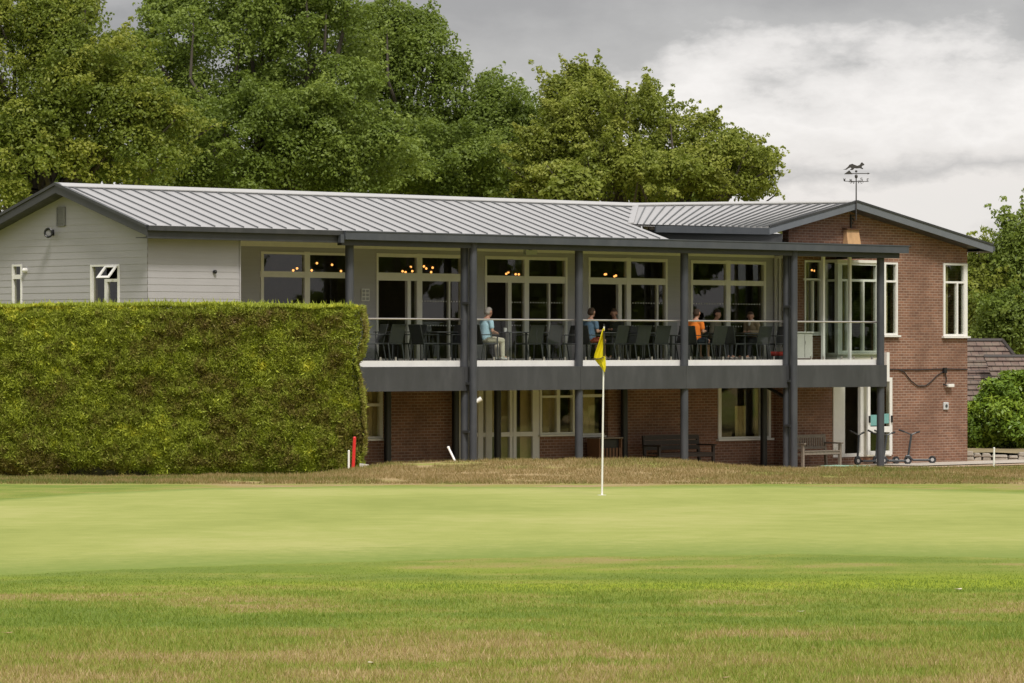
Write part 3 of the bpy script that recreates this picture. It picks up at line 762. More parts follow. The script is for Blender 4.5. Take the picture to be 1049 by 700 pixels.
# canopy
ue = U(925.5, -.45)
mb = MB(); mb.box(uj, ue+.1, -.56, -.40, 4.50, 4.70); mb.box(uj, ue+.15, -.575, -.399, 4.685, 4.715); mb.build('canopy_gutter', M['gutter'], house)
mb = MB(); mb.box(uj+.05, ue-.06, -.36, -.20, 4.365, 4.505); mb.box(ue-.2, ue-.06, -.199, VB-.01, 4.37, 4.51); mb.build('canopy_beam', M['anth'], house)
mb = MB(); mb.box(uL, uC-.06, -.37, VW-.03, 4.515, 4.545); mb.box(uC-.055, ue-.07, -.37, VB-.01, 4.515, 4.545); 
mb.build('canopy_soffit', M['soffit'], house)
mb = MB(); mb.box(uL, uC-.09, VW-.10, VW-.024, 4.38, 4.51); mb.build('soffit_trim', M['cream'], house)
mb = MB(); mb.box(uE+.01, ue-.02, -.40, VB-.003, 4.62, 4.70); mb.build('canopy_roof', M['gutter'], house)
# dark upstand between canopy and wing eave
mb = MB(); mb.box(uE+.03, U(800, 1.5), 1.45, 1.60, 4.70, 5.02); mb.box(uE-.02, uE+.02, -.38, 1.6, 4.60, 4.72); mb.build('upstand', M['anth'], house)
# wing roof: ruled surface between its eave and its ridge
K3 = Vector((10.2, 1.0, Kz)); J3 = Vector((12.46, 3.03, Jz)); E3 = Vector((E1[0], 1.4, E1[1])); A3 = Vector((Aw[0], 1.4, Aw[1])); F3 = Vector((E2[0], 1.4, E2[1]))
mb = MB(); n = 24
gr = [[(K3.lerp(E3, i/n)).lerp(J3.lerp(A3, i/n), j/4) for j in range(5)] for i in range(n+1)]
for i in range(n):
    for j in range(4):
        q = [gr[i][j], gr[i+1][j], gr[i+1][j+1], gr[i][j+1]]
        mb.face(q); mb.face([p-Vector((0,0,.05)) for p in q])
Fb = Vector((E2[0], 7.4, E2[1])); Jb = Vector((17.0, 7.4, Jz))
Ab = Vector((A3.x, 7.4, A3.z)); J4 = Vector((J3.x, 7.4, Jz))
mb.prism([A3, F3, Fb, Ab], (0, 0, -.05))
for q in ([A3, Ab, J3], [J3, Ab, J4]): mb.face(q); mb.face([p-Vector((0,0,.05)) for p in q])
wr = mb.build('wing_roof', M['zinc'], house, norm=False); wr['label'] = 'smaller metal roof slope of the brick gabled wing'
mb = MB()
for i in range(1, 22):
    t = i/22; a = K3.lerp(E3, t); b = J3.lerp(A3, t); rib(mb, a-Vector((0,0,.004)), a.lerp(b, .96)-Vector((0,0,.004)), .014, .035)
mb.build('standing_seams', M['seam'], wr)
mb = MB(); d_ = (A3-J3).normalized(); 
mb.prism([J3+Vector((0,0,.05)), A3+Vector((0,0,.05)), A3+Vector((0,-.02,.05))+(E3-A3)*.06, J3+Vector((0,0,.05))+(K3-J3)*.10], (0, 0, -.03)); mb.build('ridge_cap', M['ridge'], wr)
mb = MB(); rib(mb, K3+Vector((0,0,.01)), J3+Vector((0,0,.01)), .08, .03); mb.build('valley_flashing', M['zinc'], wr)
mb = MB(); dz = Vector((0,0,.05)); off = Vector((0,-.06,0))
board(mb, E3+dz, A3+dz, .05, (0,-.07,0)); board(mb, A3+dz, F3+dz, .05, (0,-.07,0)); mb.build('barge_cap', M['anth'], wr)
mb = MB(); board(mb, E3+dz*0, A3, .20, (0,-.045,0)); board(mb, A3, F3, .20, (0,-.045,0)); mb.build('barge_board', plain('blue_grey_board', (.135,.145,.160), .5, 0, .08, 3), wr)
mb = MB(); 
for p, q in ((E3, A3), (A3, F3)):
    mb.prism([p-Vector((0,0,.19)), q-Vector((0,0,.19)), q+Vector((0,.46,-.19)), p+Vector((0,.46,-.19))], (0,0,-.02))
mb.build('verge_soffit', M['anth'], wr)
mb = MB(); board(mb, K3-Vector((-.9,-.0,.02))+(E3-K3)*.0, E3-Vector((0,0,.02)), .18, (0,-.05,0)); mb.build('wing_fascia', M['gutter'], wr)
mb = MB(); mb.box(F3.x-.02, F3.x+.10, 1.36, 7.3, F3.z-.16, F3.z-.02); mb.build('wing_gutter', M['gutter'], wr)
mb = MB(); mb.box(uR+.001, F3.x-.021, 1.41, 7.2, F3.z-.18, F3.z-.16); mb.build('eave_soffit', M['anth'], wr)

# ---- balcony
ud = U(905.5, .06)
MB().box(uL, ud, .06, .12, 1.42, ZD).build('deck_edge', M['strip'], house)
MB().box(uL, ud, .121, VB-.002, 1.43, ZD-.004).box(uL, uC-.002, VB-.001, VW-.03, 1.43, ZD-.005).build('balcony_deck', M['deck'], house)
ub = U(908.6, -.18)
mb = MB(); mb.box(uL, ub, -.18, .059, .82, 1.418); mb.box(ub-.2, ub-.002, .06, VB-.003, .825, 1.415)
mb.build('edge_beam', M['beam'], house)
mb = MB()
for x in (476, 595, 703, 806): 
    u = U(x, -.18); mb.box(u-.006, u+.006, -.184, -.179, .83, 1.41)
mb.build('beam_joint', M['anth'], house)
mb = MB(); mb.box(uL, uC, .07, VW-.01, 1.38, 1.425); mb.build('deck_underside', M['anth'], house)
cols = [358, 476, 593, 701, 806, 902]
cu = [U(x, -.04) for x in cols]
for i, u in enumerate(cu):
    MB().tube((u, -.04, 1.419), (u, -.04, 4.40), .105, n=20).build('balcony_column', M['steel'], house, True)
    zg = gz(*W(u, 0)[:2])-.4
    if i: MB().tube((u, -.04, zg), (u, -.04, .822), .105, n=20).build('support_column', M['steel'], house, True)
for x in (484.6, 813.2):
    u = U(x, -.32); zg = gz(*W(u, 0)[:2])-.4
    po = MB().tube((u, -.32, zg), (u, -.32, 4.51), .10, n=20).build('downpipe_column', M['steel'], house, True)
    mb = MB()
    for z in (3.0, 1.0, -.2): mb.box(u-.13, u+.03, -.30, -.06, z-.03, z+.03)
    mb.build('bracket', M['anth'], po)
for x, v in ((397, 2.15), (466.5, 2.15), (509.6, 2.0), (639.5, 2.1), (782.4, 2.0)):
    u = U(x, v); MB().tube((u, v, gz(*W(u, v)[:2])-.3), (u, v, 1.40), .095, n=16).build('dark_column', M['black'], house, True)
a = (U(787, 1.6), 1.6, ZZ(397, U(787, 1.6), 1.6)); b = (U(810, .05), .05, ZZ(411, U(810, .05), .05))
MB().tube(a, b, .05).build('drain_pipe', M['anth'], house, True)
# balustrade: handrail, panels, clamps
mb = MB(); mb.tube((uL, .09, 2.60), (ud-.05, .09, 2.60), .024, n=12); mb.tube((ud-.06, .09, 2.60), (ud-.06, VB-.02, 2.60), .022)
hr = mb.build('balustrade', M['inox'], house, True)
MB().tube((ud-.06, .09, 2.60), (ud-.06, .09, ZD), .022).build('end_post', M['inox'], hr, True)
cl = MB()
edges = [uL]+cu[1:]
edges[-1] = ud-.1
for a, b in zip(edges, edges[1:]):
    n = 3
    for k in range(n):
        p = a+.12+(b-a-.24)*k/n; q = a+.12+(b-a-.24)*(k+1)/n
        MB().box(p+.012, q-.012, .085, .097, ZD+.05, 2.57).build('glass_panel', M['balglass'], hr)
        for uu_ in (p+.25, q-.25): cl.box(uu_-.02, uu_+.02, .075, .107, ZD, ZD+.09)
cl.build('glass_clamp', M['inox'], hr)
# ------------------------------------------------------------------ helper: a thing in building coordinates
def at(u, v, z, rot=0.0, name='thing'):
    return empty(name, W(u, v, z), A+rot)
G_ = lambda u, v: gz(*W(u, v)[:2])

# ---- patio by the brick wing
mb = MB(); pts = []
us = np.linspace(11.5, 34, 60); vs = np.linspace(-1.55, 2.35, 12)
UU, VV = np.meshgrid(us, vs); 
VV = VV.copy(); VV[0] += .25*(fbm(us*1.2, us*0, 81, 3)-.5)*2
PX = OX+c_*UU-s_*VV; PY = OY+s_*UU+c_*VV
ii = np.arange(UU.size).reshape(UU.shape)
o = npmesh('patio', np.stack([PX, PY, G(PX, PY)+.02], -1).reshape(-1, 3), np.stack([ii[:-1,:-1], ii[:-1,1:], ii[1:,1:], ii[1:,:-1]], -1).reshape(-1, 4),
           plain('sandy_paving', (.40,.29,.19), .9, 0, .25, 2.5, .3), smooth=True)
tag(o, kind='structure')
us = np.linspace(19.7, 40, 40); vs = np.linspace(-.75, 1.3, 5); UU, VV = np.meshgrid(us, vs)
PX = OX+c_*UU-s_*VV; PY = OY+s_*UU+c_*VV; ii = np.arange(UU.size).reshape(UU.shape)
o = npmesh('path', np.stack([PX, PY, G(PX, PY)+.045], -1).reshape(-1, 3), np.stack([ii[:-1,:-1], ii[:-1,1:], ii[1:,1:], ii[1:,:-1]], -1).reshape(-1, 4),
           plain('pale_path', (.42,.37,.31), .9, 0, .15, 2.5, .3), smooth=True)
tag(o, kind='structure')

# ---- wall mounted things
def floodlight(u, v, z, rot, size, label):
    t = at(u, v, z, rot, 'floodlight')
    tag(t, label, 'floodlight')
    mb = MB(); mb.tube((0,.0,0), (0,-.18,-.02), .018); mb.box(-.05,.05,-.02,.0,-.06,.08); mb.build('bracket', M['black'], t)
    mb = MB(); n = 20
    for i in range(n):
        a0, a1 = 2*math.pi*i/n, 2*math.pi*(i+1)/n
        mb.tube((size*math.cos(a0), -.26, size*1.1*math.sin(a0)), (size*math.cos(a1), -.26, size*1.1*math.sin(a1)), .022, n=6)
    mb.tube((-.02,-.12,0), (0,-.22,0), .05, .09, 14)
    mb.tube((-size,-.26,0), (-.05,-.2,0), .014, n=6); mb.tube((size,-.26,0), (.05,-.2,0), .014, n=6)
    mb.build('housing', M['black'], t, True)
    MB().tube((0,-.235,0), (0,-.245,0), size*.75, n=20).build('lens', plain('lens_grey', (.20,.195,.19), .3), t)
    return t
vf = VG(54.5, UG); zf = ZZ(239, UG, vf)
floodlight(UG-.02, vf, zf, R(-60), .095, 'round black floodlight on the grey gable below the louvre vent')
v = VG(27, UG); t = at(UG-.02, v, ZZ(277, UG, v), R(-90), 'wall_light'); tag(t, 'small round white bulkhead light beside the narrow window on the grey gable', 'wall light')
MB().tube((0,.02,0),(0,-.05,0),.055,.06,16).build('base', M['white'], t, True); MB().ball((0,-.06,0),.05,12,8,(1,.7,1)).build('diffuser', M['pale_cup'], t, True)
u = U(219, VL); t = at(u, VL-.02, ZZ(278.6, u, VL), 0, 'security_camera'); tag(t, 'tiny black dome camera on the front grey cladding near its right hand corner', 'camera')
MB().tube((0,.02,0),(0,-.05,0),.04,.045,14).build('base', M['black'], t, True); MB().ball((0,-.05,0),.035).build('dome', M['black'], t, True)
# pictogram plaque beside the first balcony door
u0, u1, z0, z1 = rect(VW, 369.5, 377.5, 296, 308.5); t = at((u0+u1)/2, VW-.03, (z0+z1)/2, 0, 'notice_plaque'); w2, h2 = (u1-u0)/2, (z1-z0)/2
tag(t, 'small white plaque with six grey pictograms left of the first balcony door', 'sign')
MB().box(-w2, w2, -.008, .008, -h2, h2).build('plate', M['white'], t)
mb = MB()
for i in range(2):
    for j in range(3):
        cx, cz = (-.5+i)*w2*.95, (1-j)*h2*.62
        mb.box(cx-w2*.36, cx+w2*.36, -.014, -.0085, cz-h2*.24, cz+h2*.24)
mb.build('pictogram', plain('plaque_grey', (.33,.33,.33), .5), t)
# sign box on the soffit edge
u0, u1, z0, z1 = rect(1.5, 537.5, 549, 256.5, 261); t = at((u0+u1)/2, 1.5, (z0+z1)/2, 0, 'canopy_light'); tag(t, 'pale rectangular light box under the canopy above the second balcony door', 'light')
MB().box(-(u1-u0)/2, (u1-u0)/2, -.05, .05, -(z1-z0)/2, (z1-z0)/2).build('diffuser', M['exitbox'], t); MB().box(-.03,.03,-.03,.03,(z1-z0)/2,4.512-(z0+z1)/2).build('mount', M['anth'], t)
# white lamp on the front pole
u = U(490, -.4); t = at(u, -.40, ZZ(410.5, u, -.4), 0, 'spotlight'); tag(t, 'small white tilted spotlight under the balcony on the left pair of posts', 'spotlight')
MB().tube((-.07,.05,-.05),(.06,-.05,.05),.045,.06,12).build('housing', M['white'], t, True); MB().box(-.13,-.04,.0,.08,-.03,.0).build('bracket', M['anth'], t)
# brick wall fittings
u = U(970.5, VB); t = at(u, VB, ZZ(395.2, u, VB), 0, 'floodlight'); tag(t, 'white oblong floodlight on a short arm, on the brick wing above the alarm box', 'floodlight')
MB().box(-.13,.13,-.16,-.06,-.04,.05).build('housing', M['white'], t, bevel=.01); MB().tube((-.18,0,.05),(-.14,-.1,.0),.02).build('arm', M['black'], t)
u = U(968.2, VB); t = at(u, VB, ZZ(416, u, VB), 0, 'alarm_box'); tag(t, 'small square grey box with a dark centre on the brick wing', 'wall box')
MB().box(-.11,.11,-.05,-.002,-.11,.11).build('case', M['alarm'], t, bevel=.02); MB().tube((0,-.051,0),(0,-.06,0),.05,n=16).build('button', M['anth'], t)
def wp(px, py, v=VB-.03): u = U(px, v); return (u, v, ZZ(py, u, v))
t = empty('wall_cable', W(0,0,0), A); tag(t, 'black cables clipped level across the brick wing with two sagging loops', 'cable')
MB().path([wp(911,378.5),wp(940,379),wp(968,378),wp(991,378.5)], .016).build('level_run', M['black'], t, True)
MB().path([wp(921,379),wp(926,381),wp(933,390),wp(940,395.5),wp(948,395.5),wp(953,392)], .016).build('sagging_loop', M['black'], t, True)
MB().path([wp(953,392),wp(960,385),wp(968,379.5),wp(969.5,388),wp(969,393)], .014).build('drop_cable', M['black'], t, True)
MB().box(wp(967.5,380)[0]-.06, wp(967.5,380)[0]+.06, VB-.08, VB-.01, wp(967,381)[2]-.04, wp(967,377)[2]).build('junction_box', M['black'], t)
# pale wooden nest box and bracket under the gable apex
u0, u1, z0, z1 = rect(VB-.12, 866.5, 880, 235.5, 251); t = at((u0+u1)/2, VB, z0, R(0), 'nest_box'); tag(t, 'pale timber nest box on the brick gable under the weathervane', 'nest box')
w2 = (u1-u0)/2; h = z1-z0
MB().hexa([(-w2,-.20,0),(w2,-.20,0),(w2,-.003,0),(-w2,-.003,0),(-w2*.92,-.13,h),(w2*.92,-.13,h),(w2*.92,-.003,h),(-w2*.92,-.003,h)]).build('body', M['wood_new'], t, bevel=.006)
MB().hexa([(-w2*1.06,-.2,h+.002),(w2*1.06,-.2,h+.002),(w2*1.06,-.003,h+.03),(-w2*1.06,-.003,h+.03),(-w2*1.06,-.2,h+.022),(w2*1.06,-.2,h+.022),(w2*1.06,-.003,h+.05),(-w2*1.06,-.003,h+.05)]).build('lid', M['wood_red'], t)
u = U(872.5, VB-.05); t = at(u, VB, ZZ(228, u, VB), 0, 'iron_bracket'); tag(t, 'black scrolled iron bracket between the gable apex and the timber nest box', 'bracket')
mb = MB(); mb.box(-.02,.02,-.04,0,-.20,.22)
for k in range(8): a = k*.7; mb.ball((.07+.05*math.cos(a), -.03, .05+.07*math.sin(a)), .022, 6, 4)
mb.tube((0,-.02,.18),(.20,-.02,.2),.015); mb.tube((0,-.02,-.12),(.06,-.02,-.16),.015); mb.build('ironwork', M['vane'], t, True)

# ---- weathervane with running fox
Yv = W(Aw[0], 1.33)[1]; vx = X(876.9, Yv); vz = Z(209, Yv)
t = empty('weathervane', (vx, Yv-.06, vz-.45), 0); tag(t, 'dark iron weathervane with a running fox above its arrow, on the brick gable apex', 'weathervane')
q = lambda px, py, dy=0: (X(px, Yv)-vx, dy, Z(py, Yv)-vz+.45)
MB().tube((0,0,0), q(876.9,182), .022, .016, 10).build('pole', M['vane'], t, True)
fox = [(863.4,173.9),(866,173.2),(868.5,171),(870,168.9),(873,168),(875,169),(878,170.1),(880.5,169.2),(882,166.9),(883,166.4),(883.6,167.2),(885.4,168.6),(884.8,169.6),(883,170.2),(882.5,171.6),(884.2,172.9),(883.4,173.6),(880.8,172.6),(877.5,172.9),(875.2,172.6),(873.6,174.3),(871,174.6),(870.6,174),(872,172.9),(871.4,171.9),(869.6,172.4),(866.8,174.2)]
mb = MB(); mb.prism([q(x, y, -.015) for x, y in fox], (0,.03,0)); mb.build('fox', M['vane'], t)
mb = MB(); mb.tube(q(866,178), q(890,178), .012, n=6); mb.prism([q(864.3,178.8,-.01), q(869.8,174.6,-.01), q(873.2,178.8,-.01)], (0,.02,0)); mb.prism([q(888.6,177,-.01), q(891.2,178,-.01), q(888.6,179,-.01)], (0,.02,0)); mb.build('arrow', M['vane'], t)
MB().ball(q(876.9,175.8), .035).ball(q(876.9,181), .045, sc=(1,1,1.3)).build('bearing', M['vane'], t, True)
mb = MB(); L = .36
zc = q(876.9,186)[2]
for k in range(4):
    a = R(20+90*k); dx, dy = math.cos(a), math.sin(a)
    mb.tube((0,0,zc), (dx*L, dy*L, zc), .010, n=6)
    for j in range(10):
        b0, b1 = j*.6, (j+1)*.6
        f = lambda b: (dx*(.17+.05*math.cos(b)*(1-b/9)), dy*(.17+.05*math.cos(b)*(1-b/9)), zc-.03+.05*math.sin(b)*(1-b/9))
        mb.tube(f(b0), f(b1), .008, n=5)
mb.build('cardinal_arms', M['vane'], t)
letters = {'N': [((0,0),(0,1)),((0,1),(.6,0)),((.6,0),(.6,1))], 'E': [((0,0),(0,1)),((0,1),(.6,1)),((0,.5),(.5,.5)),((0,0),(.6,0))],
           'S': [((0,0),(.6,0)),((.6,0),(.6,.5)),((.6,.5),(0,.5)),((0,.5),(0,1)),((0,1),(.6,1))], 'W': [((0,1),(.15,0)),((.15,0),(.3,.7)),((.3,.7),(.45,0)),((.45,0),(.6,1))]}
for k, ch in enumerate('ENWS'):
    a = R(20+90*k); dx, dy = math.cos(a), math.sin(a); mb = MB()
    for (p, r_) in letters[ch]:
        mb.tube((dx*L+(p[0]-.3)*.075, dy*L, zc+.0+p[1]*.08), (dx*L+(r_[0]-.3)*.075, dy*L, zc+r_[1]*.08), .009, n=5)
    mb.build('letter', M['vane'], t)

# ---- chandeliers
def chandelier(pts, v, label):
    cu_ = [U(x, v) for x, y in pts]; um = sum(cu_)/len(cu_); zs = [ZZ(y, u, v) for (x, y), u in zip(pts, cu_)]
    t = at(um, v, 4.39, 0, 'chandelier'); tag(t, label, 'chandelier', 'bar chandeliers with globe bulbs')
    zc = max(zs)+.02-4.39
    MB().tube((0,0,0),(0,0,zc),.012,n=6).build('stem', M['vane'], t)
    arms = MB()
    for i, (u, z) in enumerate(zip(cu_, zs)):
        y = (.12 if i % 2 else -.10)
        arms.tube((0,0,zc), (u-um, y, z-4.39+.06), .008, n=5)
        MB().ball((u-um, y, z-4.39), .030, 10, 8).build('bulb', M['bulb'], t, True)
    arms.build('arm', M['vane'], t)
chandelier([(297.7,277.2),(307.5,275),(322,269.8),(322.5,277),(337.5,271.5),(352.5,277.8)], 3.6, 'chandelier of warm bulbs behind the long window left of the balcony')
chandelier([(412.8,279),(415.6,278),(419.7,278),(424,273.6)], 3.6, 'chandelier with four low warm bulbs seen left of the mullion over the first balcony door')
chandelier([(434,275.3),(437.5,273),(439,279),(446.4,274.3)], 3.6, 'chandelier of warm bulbs seen right of the mullion over the first balcony door')
chandelier([(516,280.7),(524,279),(528.8,281.3),(531.5,281)], 3.6, 'chandelier of warm bulbs over the second balcony door')
chandelier([(617,281.3),(624,281),(626.8,283.3),(634.3,282.4),(637.5,282.4)], 3.6, 'chandelier of five warm bulbs over the third balcony door')
chandelier([(829,277),(837.6,277.5)], 3.2, 'pair of warm globe bulbs in the narrow brick wing window')

# ---- flagstick
Yf = H*F/(508-HY); fx = X(616.6, Yf)
t = empty('flagstick', (fx, Yf, gz(fx, Yf)), 0); tag(t, 'thin white golf flagstick with a drooping yellow flag, standing in the putting green', 'flagstick')
topx = X(618.8, Yf)-fx; topz = Z(334.5, Yf)-gz(fx, Yf)
MB().tube((0,0,-.1), (topx, 0, topz), .013, .009, 10).build('pole', M['pole_white'], t, True)
MB().tube((topx*1.0,0,topz),(topx*1.01,0,topz+.03),.011,.008,10).build('pole_tip', M['black'], t, True)
MB().tube((0,0,.004),(0,0,.007),.056,n=24).tube((0,0,.006),(0,0,.0075),.046,n=24).build('hole_rim', M['white'], t)
# drooping cloth built as a grid of folds: hangs from pole, lower fold swings back
qf = lambda px, py, dy: (X(px, Yf)-fx, dy, Z(py, Yf)-gz(fx, Yf))
outl = [(336.5,617.6,618.9),(341,616.0,619.3),(348,614.0,619.4),(356,611.4,619.4),(362,609.2,619.5),(367,608.2,620.2),(372,611.8,620.8),(377,616.2,620.6),(381.5,618.6,619.6)]
V = []; Fc = []; nyy, nxx = 40, 12
for j in range(nyy+1):
    y = 336.5+(381.5-336.5)*j/nyy
    l = np.interp(y, [o[0] for o in outl], [o[1] for o in outl]); r_ = np.interp(y, [o[0] for o in outl], [o[2] for o in outl])
    for i in range(nxx+1):
        s = i/nxx
        fold = .030*math.sin(s*7.5+j*.12)*min(1, j/6) + (.05*(1-s) if y < 367 else -.03*(1-s)*(1-(y-367)/15))
        V.append(qf(l+(r_-l)*s, y, -.02-fold))
for j in range(nyy):
    for i in range(nxx):
        k = j*(nxx+1)+i; Fc.append((k, k+1, k+nxx+2, k+nxx+1))
mb = MB(); mb.v = V; mb.f = Fc; mb.mi = [0]*len(Fc); o = mb.build('flag', M['flag'], t, True)
o.modifiers.new('cloth_thickness', 'SOLIDIFY').thickness = .003
mb = MB(); pts = [qf(608.2,367.2,-.075), qf(611,367.9,-.082), qf(615,367.6,-.085), qf(618,366,-.07)]; mb.path(pts, .009, 6); mb.build('fold_edge', plain('dark_flag_edge', (.10,.08,.01), .8), t, True)
mb = MB(); mb.path([qf(618.6,339,-.06), qf(618.6,352,-.07), qf(618.7,365,-.065)], .011, 6); mb.build('sleeve', M['black'], t, True)

# ---- stakes etc by the hedge end
Y0 = 78.0
def stake(px0, py0, px1, py1, Y, r, mat, name, label, cat, lean=0, tip=None):
    x0 = X(px0, Y); t = empty(name, (x0, Y, Z(py0, Y)-.1), 0); tag(t, label, cat)
    MB().tube((0,0,-.1), (X(px1, Y)-x0, lean, Z(py1, Y)-Z(py0, Y)+.1), r, r*.9, 10).build('shaft', M[mat], t, True)
    return t
Ys = 70.0
t = stake(361.2, 481, 363.2, 449, Ys, .030, 'red', 'marker_stake', 'red plastic marker stake beside the right end of the hedge', 'stake')
MB().ball((X(363.2,Ys)-X(361.2,Ys),0,Z(449,Ys)-Z(481,Ys)+.1), .028).build('cap', M['red'], t, True)
t = stake(357.2, 481.5, 357.4, 462.5, Ys, .020, 'pole_white', 'marker_post', 'short white marker post just left of the red stake', 'post')
MB().ball((0.003,0,Z(462.5,Ys)-Z(481.5,Ys)+.1), .02).build('cap', M['pole_white'], t, True)
t = stake(473.5, 475, 459.2, 459, 66.0, .020, 'pole_white', 'leaning_stick', 'white stick leaning to the left at the foot of the left pair of posts', 'stick', .2)
MB().ball((X(459.2,66)-X(473.5,66),.2,Z(459,66)-Z(475,66)+.1), .024).build('knob', M['pole_white'], t, True)
Yb = 76.0; bx = X(373, Yb); t = empty('concrete_block', (bx, Yb, Z(481.5, Yb)-.1), 0); tag(t, 'low pale concrete block on the grass right of the red stake', 'block')
MB().hexa([(-.10,-.08,0),(.10,-.08,0),(.10,.08,0),(-.10,.08,0),(-.085,-.06,.22),(.085,-.06,.20),(.085,.06,.20),(-.085,.06,.22)]).build('block', M['concrete'], t, bevel=.012)
Yp = 112.0; t = stake(1018, 477, 1018.4, 459.5, Yp, .030, 'pole_white', 'white_post', 'thin white post on the path in front of the right hand shrub', 'post')
MB().ball((0.01,0,Z(459.5,Yp)-Z(477,Yp)+.1), .03).build('cap', M['pole_white'], t, True)

# ---- benches
def bench(px0, px1, ybase, v, ytop, mat, label, slats_vertical, rot=0):
    u0, u1 = U(px0, v), U(px1, v); um = (u0+u1)/2; L = (u1-u0)*.92; z = G_(um, v)+.02
    t = at(um, v, z, rot, 'park_bench'); tag(t, label, 'bench'); m = M[mat]; h = ZZ(ytop, um, v+.2)-z
    for sx in (-1, 1):
        x = sx*(L/2-.05)
        MB().box(x-.035, x+.035, -.30, -.23, 0, .62).build('leg', m, t)
        MB().hexa([(x-.035,.20,0),(x+.035,.20,0),(x+.035,.27,0),(x-.035,.27,0),(x-.035,.30,h),(x+.035,.30,h),(x+.035,.36,h),(x-.035,.36,h)]).build('leg', m, t)
        MB().box(x-.045, x+.045, -.36, .27, .623, .665).build('armrest', m, t, bevel=.012)
        MB().box(x-.02, x+.02, -.23, .20, .32, .38).build('side_rail', m, t)
    mb = MB()
    for k in range(6): mb.box(-L/2+.09, L/2-.09, -.31+k*.085, -.245+k*.085, .425, .45)
    mb.box(-L/2+.08, L/2-.08, -.29, -.25, .34, .42); mb.build('seat', m, t)
    mb = MB(); yb = lambda zz: .22+.09*(zz-.1)/h
    if slats_vertical:
        mb.box(-L/2+.02, L/2-.02, yb(h-.08), yb(h)+.03, h-.10, h-.01); mb.box(-L/2+.06, L/2-.06, yb(.5), yb(.5)+.03, .48, .55)
        n = int(L/.10)
        for k in range(n):
            x = -L/2+.12+(L-.24)*k/(n-1); mb.box(x-.024, x+.024, yb(.7)+.004, yb(.7)+.022, .55, h-.10)
    else:
        for k in range(3):
            zz = .52+k*(h-.62)/2.0*.95; mb.box(-L/2+.06, L/2-.06, yb(zz), yb(zz)+.025, zz, zz+.12)
    mb.build('backrest', m, t)
    return t
bench(664, 727, 474, 1.5, 446, 'wood_dark', 'long dark stained timber bench against the shaded brick under the balcony', False)
b2 = bench(812, 856, 472, 1.1, 445, 'wood_grey', 'weathered slatted timber bench left of the open ground floor door', True)
u0, u1, z0, z1 = rect(1.35, 814, 821, 447, 458); 
# ---- timber bin
u0, u1, z0, z1 = rect(1.9, 607, 630.5, 448, 478); z0 = G_(u0, 1.9); t = at((u0+u1)/2, 1.9, z0, 0, 'litter_bin'); tag(t, 'red brown slatted timber litter bin with a dark slot, beside the brick pier', 'bin')
w2 = (u1-u0)/2; h = z1-z0; mb = MB()
for k in range(7): x = -w2+.03+k*(2*w2-.06-.07)/6; mb.box(x, x+.07, -.24, -.22, .04, h-.28)
for sy in (-w2+.0, w2-.04): mb.box(sy, sy+.04, -.25, .2, 0, h-.04)
mb.box(-w2+.04, w2-.04, -.215, -.19, .04, h-.05) if False else None
mb.box(-w2+.04, w2-.04, .17, .19, .04, h-.04); mb.build('slatted_body', M['wood_red'], t)
MB().box(-w2-.02, w2+.02, -.28, .23, h-.038, h).build('lid', M['wood_grey'], t, bevel=.008)
MB().box(-w2+.05, w2-.05, -.17, .16, .03, h-.06).build('liner', M['black'], t)

# ---- green mat
u0, u1 = U(858, .0), U(880, .0); t = at((u0+u1)/2, .1, G_((u0+u1)/2, .1)+.05, R(12), 'door_mat'); tag(t, 'pale green mat lying on the patio in front of the open door', 'mat')
MB().box(-.42,.42,-.55,.55,0,.02).build('mat', M['green_mat'], t, bevel=.006)

# ---- cabinet on balcony
u0, u1, z0, z1 = rect(.9, 815.5, 832, 340, 369); t = at((u0+u1)/2, .9, ZD, 0, 'storage_cabinet'); w2 = (u1-u0)/2; h = z1-ZD; tag(t, 'pale cream storage cabinet at the right hand end of the balcony', 'cabinet')
MB().box(-w2, w2, -.02, .5, .03, h-.03).build('body', plain('cabinet_cream', (.52,.50,.45), .6, 0, .04, 3), t, bevel=.008)
MB().box(-w2-.02, w2+.02, -.05, .52, h-.028, h).build('top', M['white'], t, bevel=.006); MB().box(-.003,.003,-.028,-.021,.06,h-.06).build('door_gap', M['anth'], t)
MB().tube((.03,-.03,h*.55),(.03,-.03,h*.66),.008).build('handle', M['inox'], t, True)

# ---- chairs and tables on the balcony
def make_chair():
    t = empty('terrace_chair', (0,0,0)); m = M['rattan']
    mb = MB()
    MB().box(-.25,.25,-.24,.22,.40,.44).build('seat', m, t, bevel=.015)
    MB().hexa([(-.24,-.25,.44),(.24,-.25,.44),(.24,-.22,.44),(-.24,-.22,.44),(-.25,-.37,.90),(.25,-.37,.90),(.25,-.34,.90),(-.25,-.34,.90)]).build('backrest', m, t, bevel=.01)
    for sx in (-1, 1):
        x = sx*.25
        MB().tube((x,.22,0),(x,.20,.64),.016,n=8).build('leg', m, t, True); MB().tube((x,-.30,0),(x,-.22,.42),.016,n=8).build('leg', m, t, True)
        MB().box(x-.025, x+.025, -.28, .23, .635, .66).build('armrest', m, t, bevel=.008)
    return t
proto_c = make_chair(); used = [False]
def chair(px, v, rot, label, dz=0):
    o = proto_c if not used[0] else copy_tree(proto_c)
    used[0] = True; u = U(px, v)
    o.location = W(u, v, ZD); o.rotation_euler = (0, 0, A+R(rot)); tag(o, label, 'chair', 'dark terrace chairs on the balcony')
def make_table():
    t = empty('terrace_table', (0,0,0))
    MB().box(-.36,.36,-.36,.36,.70,.725).build('tabletop', M['table'], t, bevel=.008)
    for sx in (-1,1):
        for sy in (-1,1): MB().tube((sx*.31,sy*.31,0),(sx*.31,sy*.31,.70),.018,n=8).build('leg', M['rattan'], t, True)
    return t
proto_t = make_table(); usedt = [False]
